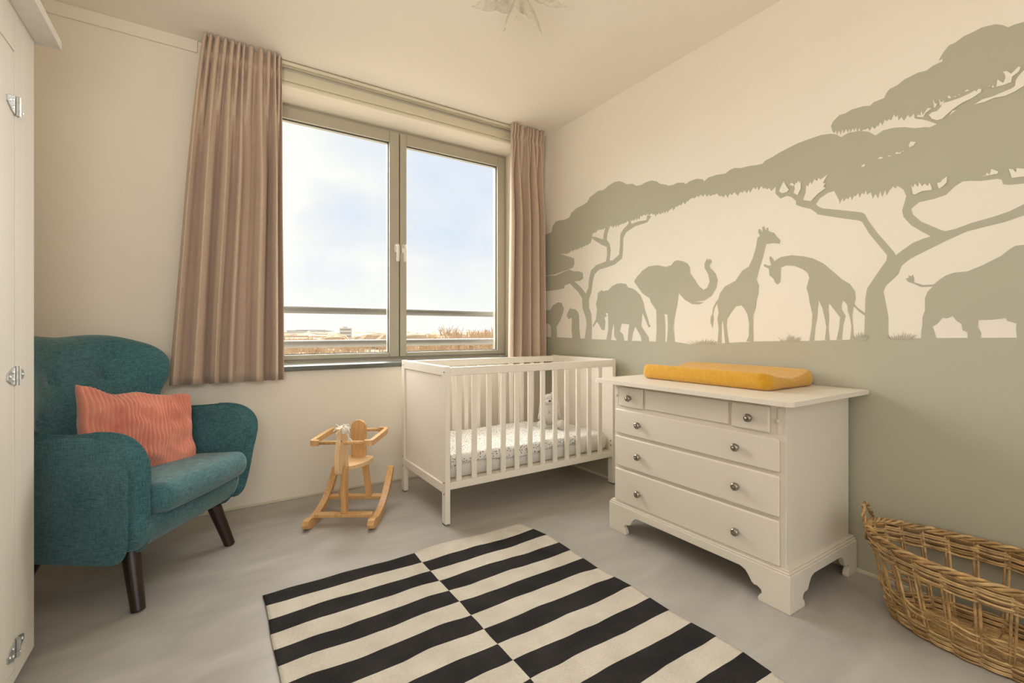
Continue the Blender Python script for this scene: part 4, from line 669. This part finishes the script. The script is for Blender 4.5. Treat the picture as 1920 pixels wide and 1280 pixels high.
for sx in (-1, 1):
    def am(y, z, hh):
        xc = .288+.052*max(0, min(1, (z-.22)/.36))-.02*max(0, (y-.2)/.3)
        return (sx*(xc-hh), y, z)
    m = MB(); m.cushion([(p, q) for p, q in arm][::-1][::-1], .098, .047, am, K=6, inner=6); m.build('arm', T, ch, smooth=True, sub=1)
# winged back
bo = [(-.30, .30), (-.325, .45), (-.325, .60), (-.312, .70), (-.332, .78), (-.345, .86), (-.337, .915), (-.31, .955), (-.255, .985), (-.20, 1.000), (-.13, 1.002), (-.05, .995), (0, .992), (.05, .995), (.13, 1.002), (.20, 1.000), (.255, .985), (.31, .955), (.337, .915), (.345, .86), (.332, .78), (.312, .70), (.325, .60), (.325, .45), (.30, .30)]
bo = spline(bo[::-1], 3, True)
BTN = [(-.115, .815), (.125, .815), (-.235, .675), (0, .675), (.235, .675)]
def bsurf(x, z): return .375+.26*max(0, z-.42)-.155*(abs(x)/.33)**3.0*min(1, max(.3, (z-.3)/.5))
def bm_(x, z, hh):
    y = bsurf(x, z)+.055-hh
    if hh > .02:
        for bx_, bz_ in BTN:
            d2 = (x-bx_)**2+(z-bz_)**2; y += .020*math.exp(-d2/.0009)
    return (x, y, z)
m = MB(); m.cushion(bo, .12, .05, bm_, K=6, inner=16); bk_ = m.build('backrest', T, ch, smooth=True, sub=1)
for bx_, bz_ in BTN:
    m = MB(); y_ = bsurf(bx_, bz_)+.055-.06+.014
    m.cushion([(.013*cos(a*pi/8), .013*sin(a*pi/8)) for a in range(16)], .012, .007, lambda x, z, hh: (bx_+x, y_-hh, bz_+z), K=4, inner=3); m.build('button', T, ch, smooth=True)
# corduroy pillow
TL, TR, BL = Vector((-.165, .315, .800)), Vector((.262, .185, .722)), Vector((-.275, .225, .475))
# basis in world
Mw = Matrix.Translation((-.075, 2.375, 0)) @ Matrix.Rotation(math.atan2(.823, .569), 4, 'Z')
TLw, TRw, BLw = (Mw @ p for p in (TL, TR, BL)); U = (TRw-TLw); V = (TLw-BLw); W_, H_ = U.length, V.length
U.normalize(); V = (V-U*V.dot(U)).normalized(); Nn = U.cross(V)
ctr = (TRw+BLw)/2
def pil(W_, H_):
    vs = []; fs = []; nx, ny = 420, 64
    for sg in (1, -1):
        for j in range(ny+1):
            for i in range(nx+1):
                a, c_ = 2*i/nx-1, 2*j/ny-1
                th = ((1-abs(a)**2.2)*(1-abs(c_)**2.2))**.42
                px = a*W_/2*(1-.06*(1-abs(a))*0-.05*(1-c_*c_)*abs(a)); py = c_*H_/2*(1-.07*(1-a*a)*abs(c_))
                wr = .026*noise.noise(Vector((a*2.2, c_*2.6, 5)))+.010*noise.noise(Vector((a*3+c_*3, c_*2-a*2, 9)))
                rib = .0062*abs(sin(i/nx*pi*28))
                vs.append((px, py+.022*noise.noise(Vector((a*2.3, c_*.6, 1))), sg*(.062*th+(rib if th > 0 else 0))+wr*min(1, th*1.5)))
    n = (nx+1)*(ny+1)
    for s_ in (0, 1):
        for j in range(ny):
            for i in range(nx):
                a = s_*n+j*(nx+1)+i; q = (a, a+1, a+nx+2, a+nx+1); fs.append(q if s_ == 0 else q[::-1])
    return vs, fs
m = MB(); m.add(*pil(W_, H_)); pl = m.build('throw_pillow', M['cord'], smooth=True, fix=False)
pl.matrix_world = Matrix.Translation(ctr) @ Matrix((U, V, Nn)).transposed().to_4x4()
tag(pl, 'salmon pink wide-rib corduroy pillow resting on the teal armchair', 'pillow')

# ---------------------------------------------------------------- ceiling lamp
lp = thing('ceiling_lamp', 'ceiling lamp of clear glass petals above the rug', 'lamp', (1.02, 1.50, 2.36))
m = MB(); m.tube([(0, 0, .0), (0, 0, .235)], .009, 12); m.build('stem', M['steel'], lp, smooth=True)
m = MB(); m.lathe([(0, .25), (.055, .25), (.055, .235), (.02, .222), (0, .22)], lambda x, y, hh: (x, y, hh), 24); m.build('ceiling_rose', M['steel'], lp, smooth=True)
m = MB(); m.lathe([(0, -.03), (.02, -.025), (.03, 0), (.02, .025), (0, .03)], lambda x, y, hh: (x, y, hh), 20); m.build('hub', M['steel'], lp, smooth=True)
def petal(d, L, W, tw):
    d = Vector(d).normalized(); s_ = d.cross(Vector((0, 0, 1)) if abs(d.z) < .95 else Vector((1, 0, 0))).normalized(); s_ = Matrix.Rotation(tw, 3, d) @ s_; n_ = d.cross(s_)
    m = MB(); vs = []; fs = []; nu, nv = 14, 6
    for i in range(nu+1):
        u = i/nu; wd_ = W*(sin(pi*min(1, u*.93+.05)**1.15)**.85)*(1-u**6)+.0015
        for j in range(nv+1):
            v = 2*j/nv-1; p = d*(.025+L*u)+s_*wd_*v/2+n_*(.022*v*v*sin(pi*u)+.03*u*u); vs.append(p)
    for i in range(nu):
        for j in range(nv): a = i*(nv+1)+j; fs.append((a, a+1, a+nv+2, a+nv+1))
    m.add(vs, fs); o = m.build('petal', M['petal'], lp, smooth=True, fix=False)
    so = o.modifiers.new('thick', 'SOLIDIFY'); so.thickness = .003
Rr = Vector((cos(radians(33.06)), -sin(radians(33.06)), 0)); Ff = Vector((sin(radians(33.06)), cos(radians(33.06)), 0))
for a, up, L, W, tw in ((.42, -.72, .185, .105, .3), (-.34, -.62, .16, .075, -.4), (-.95, -.30, .19, .08, .2), (.98, -.28, .17, .06, .9)):
    petal(Rr*a+Vector((0, 0, up))-Ff*.12, L, W, tw)
for k in range(7):
    an = k*2*pi/7+.4; petal(Rr*cos(an)*.8+Ff*sin(an)+Vector((0, 0, .25)), .17, .08, .3*k)

# ---------------------------------------------------------------- outside
rl = thing('balcony_railing', 'pale metal balcony railing of two horizontal tubes outside the window', 'railing', (1.2, 3.62, 0)); 
for z, r_ in ((1.173, .0275), (.925, .0275)):
    m = MB(); m.tube([(-2.6, 0, z), (3.2, 0, z)], r_, 16); m.build('rail_tube', M['rail'], rl, smooth=True)
for x in (-2.55, 3.15):
    m = MB(); m.tube([(x, .0, .0), (x, .0, 1.2)], .02, 12); m.build('post', M['rail'], rl, smooth=True)
m = MB(); m.box(-3, 6, WY+.1, 4.0, -.25, -.05); struct(m.build('balcony_slab', M['outwall']), 'balcony slab outside the window', 'floor')
G = -13.0
m = MB(); m.flat([(-1500, 12), (1500, 12), (1800, 2500), (-1500, 2500)], lambda x, y: (x, y, G)); o = m.build('fields', M['field'], fix=False); struct(o, 'pale winter fields far below the window', 'ground')
# far buildings
fwd = (.5455, .8381); rgt = (.8381, -.5455)
def at(u, dist): k = (u-960)/868*dist; return (fwd[0]*dist+rgt[0]*k, fwd[1]*dist+rgt[1]*k)
x, y = at(651, 420)
bd = thing('apartment_building', 'small white apartment block on the horizon seen through the left pane', 'building', (x, y, G), -.45)
m = MB(); m.box(-5.3, 5.3, -6, 6, 0, 16.6); m.build('block', M['outwall'], bd)
m = MB(); m.box(-3, 1, -3, 2, 16.6, 17.8); m.build('roof_box', M['outwall'], bd)
for k in range(5):
    m = MB(); m.box(-4.5, 4.5, -6.15, -6, 2.6+3*k, 3.5+3*k); m.build('window_band', M['outglass'], bd)
for u, dist, w_, hh in ((560, 700, 30, 14), (610, 760, 22, 13.5), (585, 820, 50, 15)):
    x, y = at(u, dist); q = thing('distant_block', {560: 'leftmost low pale block on the horizon beyond the fields', 610: 'low pale block on the horizon just left of the apartment building', 585: 'long pale block far behind the two low ones on the horizon'}[u], 'building', (x, y, G), -.5)
    m = MB(); m.box(-w_/2, w_/2, -6, 6, 0, hh); m.build('block', M['outwall'], q)
    m = MB(); m.box(-w_/2-.3, w_/2+.3, -6.3, 6.3, hh, hh+.5); m.build('roof', M['outglass'], q)
# bare trees
def bare_tree(seed, H):
    rr = random.Random(seed); m = MB()
    def br(p, d, L, r, lv):
        q = p+d*L; mid = (p+q)/2+Vector((rr.uniform(-1, 1), rr.uniform(-1, 1), 0))*L*.05
        m.tube([p, mid, q], [r, r*.85, r*.6], 4 if lv > 0 else 6, cap=False)
        if lv >= 4: return
        for k in range(4 if lv < 3 else 3):
            nd = (d+Vector((rr.uniform(-1, 1), rr.uniform(-1, 1), rr.uniform(-.1, .9)))*.75).normalized()
            br(p+(q-p)*rr.uniform(.55, 1), nd, L*rr.uniform(.6, .82), max(r*.55, .065), lv+1)
    br(Vector((0, 0, -.2)), Vector((0, 0, 1)), H*.33, H*.018, 0)
    return m
protos = []
rr = random.Random(21)
spots = []
for k in range(54):
    u = rr.uniform(800, 950) if k % 5 < 3 else rr.uniform(520, 800); dist = rr.uniform(95, 230); spots.append((u, dist))
spots.sort(key=lambda s: -s[1])
for k, (u, dist) in enumerate(spots):
    H = rr.uniform(12.5, 15.2)+(3.4 if u > 835 else 0)
    x, y = at(u, dist)
    if k < 4:
        t_ = thing('bare_tree', 'leafless tan tree in the hazy tree belt beyond the railing', 'tree', (x, y, G), 0, 'leafless trees beyond the railing')
        bare_tree(k+3, 12).build('branches', M['twig'], t_, fix=False); protos.append(t_)
    else:
        s0 = protos[k % 4]; t_ = s0.copy(); COL.objects.link(t_); t_.location = (x, y, G)
        for c_ in s0.children: d_ = c_.copy(); COL.objects.link(d_); d_.parent = t_
        t_.rotation_euler = (0, 0, rr.uniform(0, 6))
    t_.scale = (H/12,)*3
# undergrowth and distant woods nobody could count
m = MB(); rr = random.Random(9)
for k in range(260):      # far wooded belt
    u = rr.uniform(400, 1100); dist = rr.uniform(300, 1200); x, y = at(u, dist); hh = rr.uniform(9, 12.6); wd_ = rr.uniform(20, 60); jj = rr.uniform(0, 9)
    pr = [(0, 0), (wd_*.5, hh*.1), (wd_*.5, hh*.6), (wd_*.38, hh*.88), (wd_*.2, hh*.97), (0, hh)]
    m.lathe(pr, lambda a, c_, h_: (x+a, y+c_*.3, G+h_*(1+.08*noise.noise(Vector((a*.3, c_*.3, jj))))), 12)
for k in range(1500):     # scrub of thin stems
    u = rr.uniform(400, 1100); dist = rr.uniform(90, 330); x, y = at(u, dist); hh = rr.uniform(3, 8)
    for q in range(7):
        an = rr.uniform(0, 6.28); sp_ = rr.uniform(.1, .45)*hh; r0 = rr.uniform(.06, .12)
        tx, ty = x+cos(an)*sp_, y+sin(an)*sp_
        m.add([(x-r0, y, G), (x+r0, y-r0, G), (x, y+r0, G), (tx, ty, G+hh*rr.uniform(.7, 1))], [(0, 1, 3), (1, 2, 3), (2, 0, 3)])
o = m.build('undergrowth', M['shrub'], smooth=False, fix=False); o['kind'] = 'stuff'; tag(o, 'tan winter thicket and woods stretching to the horizon', 'undergrowth')

# ---------------------------------------------------------------- sky
wld = bpy.data.worlds.new('sky'); bpy.context.scene.world = wld; wld.use_nodes = True; t = wld.node_tree; t.nodes.clear(); L = t.links.new
out = N(t, 'ShaderNodeOutputWorld'); bg = N(t, 'ShaderNodeBackground'); tc = N(t, 'ShaderNodeTexCoord')
def dirn(u, v): a = Vector((fwd[0]*868+rgt[0]*(u-960), fwd[1]*868+rgt[1]*(u-960), 620-v)); return a.normalized()
def patch(u, v, r0, r1):      # soft gap in the cloud around a sky direction
    vd = N(t, 'ShaderNodeVectorMath', operation='DISTANCE'); L(tc.outputs['Generated'], vd.inputs[0]); vd.inputs[1].default_value = dirn(u, v)
    mr = N(t, 'ShaderNodeMapRange'); mr.inputs['From Min'].default_value = r0; mr.inputs['From Max'].default_value = r1; mr.inputs['To Min'].default_value = 1; mr.inputs['To Max'].default_value = 0
    L(vd.outputs['Value'], mr.inputs['Value']); return mr.outputs[0]
mp = N(t, 'ShaderNodeMapping'); mp.inputs['Scale'].default_value = (1, 1, 1.9); L(tc.outputs['Generated'], mp.inputs['Vector'])
n1 = N(t, 'ShaderNodeTexNoise', Scale=4.2, Detail=9, Roughness=.52, Distortion=.2); L(mp.outputs[0], n1.inputs['Vector'])
def mth(op, a, c_):
    m_ = N(t, 'ShaderNodeMath', operation=op)
    for i, q in enumerate((a, c_)):
        if isinstance(q, (int, float)): m_.inputs[i].default_value = q
        else: L(q, m_.inputs[i])
    return m_.outputs[0]
gap = mth('MAXIMUM', patch(850, 400, .04, .34), mth('MULTIPLY', patch(650, 400, .0, .14), 1.0))
gap = mth('MAXIMUM', gap, mth('MULTIPLY', patch(660, 520, .0, .22), .6))
f0 = mth('ADD', mth('MULTIPLY', gap, .75), mth('MULTIPLY', mth('SUBTRACT', n1.outputs['Fac'], .5), -1.6))
cl = ramp(t, [(.12, (1.0, .985, .97)), (.40, (.88, .895, .93)), (.9, (.74, .81, .95))]); L(f0, cl.inputs['Fac'])
sx_ = N(t, 'ShaderNodeSeparateXYZ'); L(tc.outputs['Generated'], sx_.inputs[0])
hz = N(t, 'ShaderNodeMapRange'); hz.inputs['From Min'].default_value = -.01; hz.inputs['From Max'].default_value = .16; L(sx_.outputs['Z'], hz.inputs['Value'])
mx = N(t, 'ShaderNodeMix', data_type='RGBA'); L(hz.outputs[0], mx.inputs[0]); mx.inputs[6].default_value = (1.0, .985, .96, 1); L(cl.outputs[0], mx.inputs[7])
gd = N(t, 'ShaderNodeMapRange'); gd.inputs['From Min'].default_value = -.012; gd.inputs['From Max'].default_value = -.004; L(sx_.outputs['Z'], gd.inputs['Value'])
mg = N(t, 'ShaderNodeMix', data_type='RGBA'); L(gd.outputs[0], mg.inputs[0]); mg.inputs[6].default_value = (.62, .52, .42, 1); L(mx.outputs[2], mg.inputs[7])
L(mg.outputs[2], bg.inputs['Color']); bg.inputs['Strength'].default_value = SKY; L(bg.outputs[0], out.inputs['Surface'])

# ---------------------------------------------------------------- lights
def sun(name, az, el, strength, angle, col):
    l = bpy.data.lights.new(name, 'SUN'); l.energy = strength; l.angle = radians(angle); l.color = col
    o = bpy.data.objects.new(name, l); COL.objects.link(o); d = Vector((sin(radians(az))*cos(radians(el)), cos(radians(az))*cos(radians(el)), sin(radians(el))))   # towards the light
    o.rotation_euler = d.to_track_quat('Z', 'Y').to_euler(); o.location = (1, 6, 6); return o
for a in SUNS: sun(*a)
def area(name, loc, tgt, sx, sy, e_, col):
    l = bpy.data.lights.new(name, 'AREA'); l.shape = 'RECTANGLE'; l.size = sx; l.size_y = sy; l.energy = e_; l.color = col
    o = bpy.data.objects.new(name, l); COL.objects.link(o); o.location = loc; o.rotation_euler = (Vector(loc)-Vector(tgt)).to_track_quat('Z', 'Y').to_euler(); return o
for a in AREAS: area(*a)

# ---------------------------------------------------------------- camera and view
cd = bpy.data.cameras.new('camera'); cam = bpy.data.objects.new('camera', cd); COL.objects.link(cam)
cam.location = (0, 0, CAM_H); cam.rotation_euler = (radians(90), 0, radians(-33.06)); cd.sensor_width = 36; cd.lens = 868/1920*36; cd.shift_y = -20/1920; cd.clip_start = .02; cd.clip_end = 5000
sc = bpy.context.scene; sc.camera = cam
sc.view_settings.view_transform = 'Standard'; sc.view_settings.look = 'None'; sc.view_settings.exposure = EXPO; sc.view_settings.gamma = 1
sc.cycles.max_bounces = 12; sc.cycles.diffuse_bounces = 8; sc.cycles.transparent_max_bounces = 12; sc.cycles.sample_clamp_indirect = 6
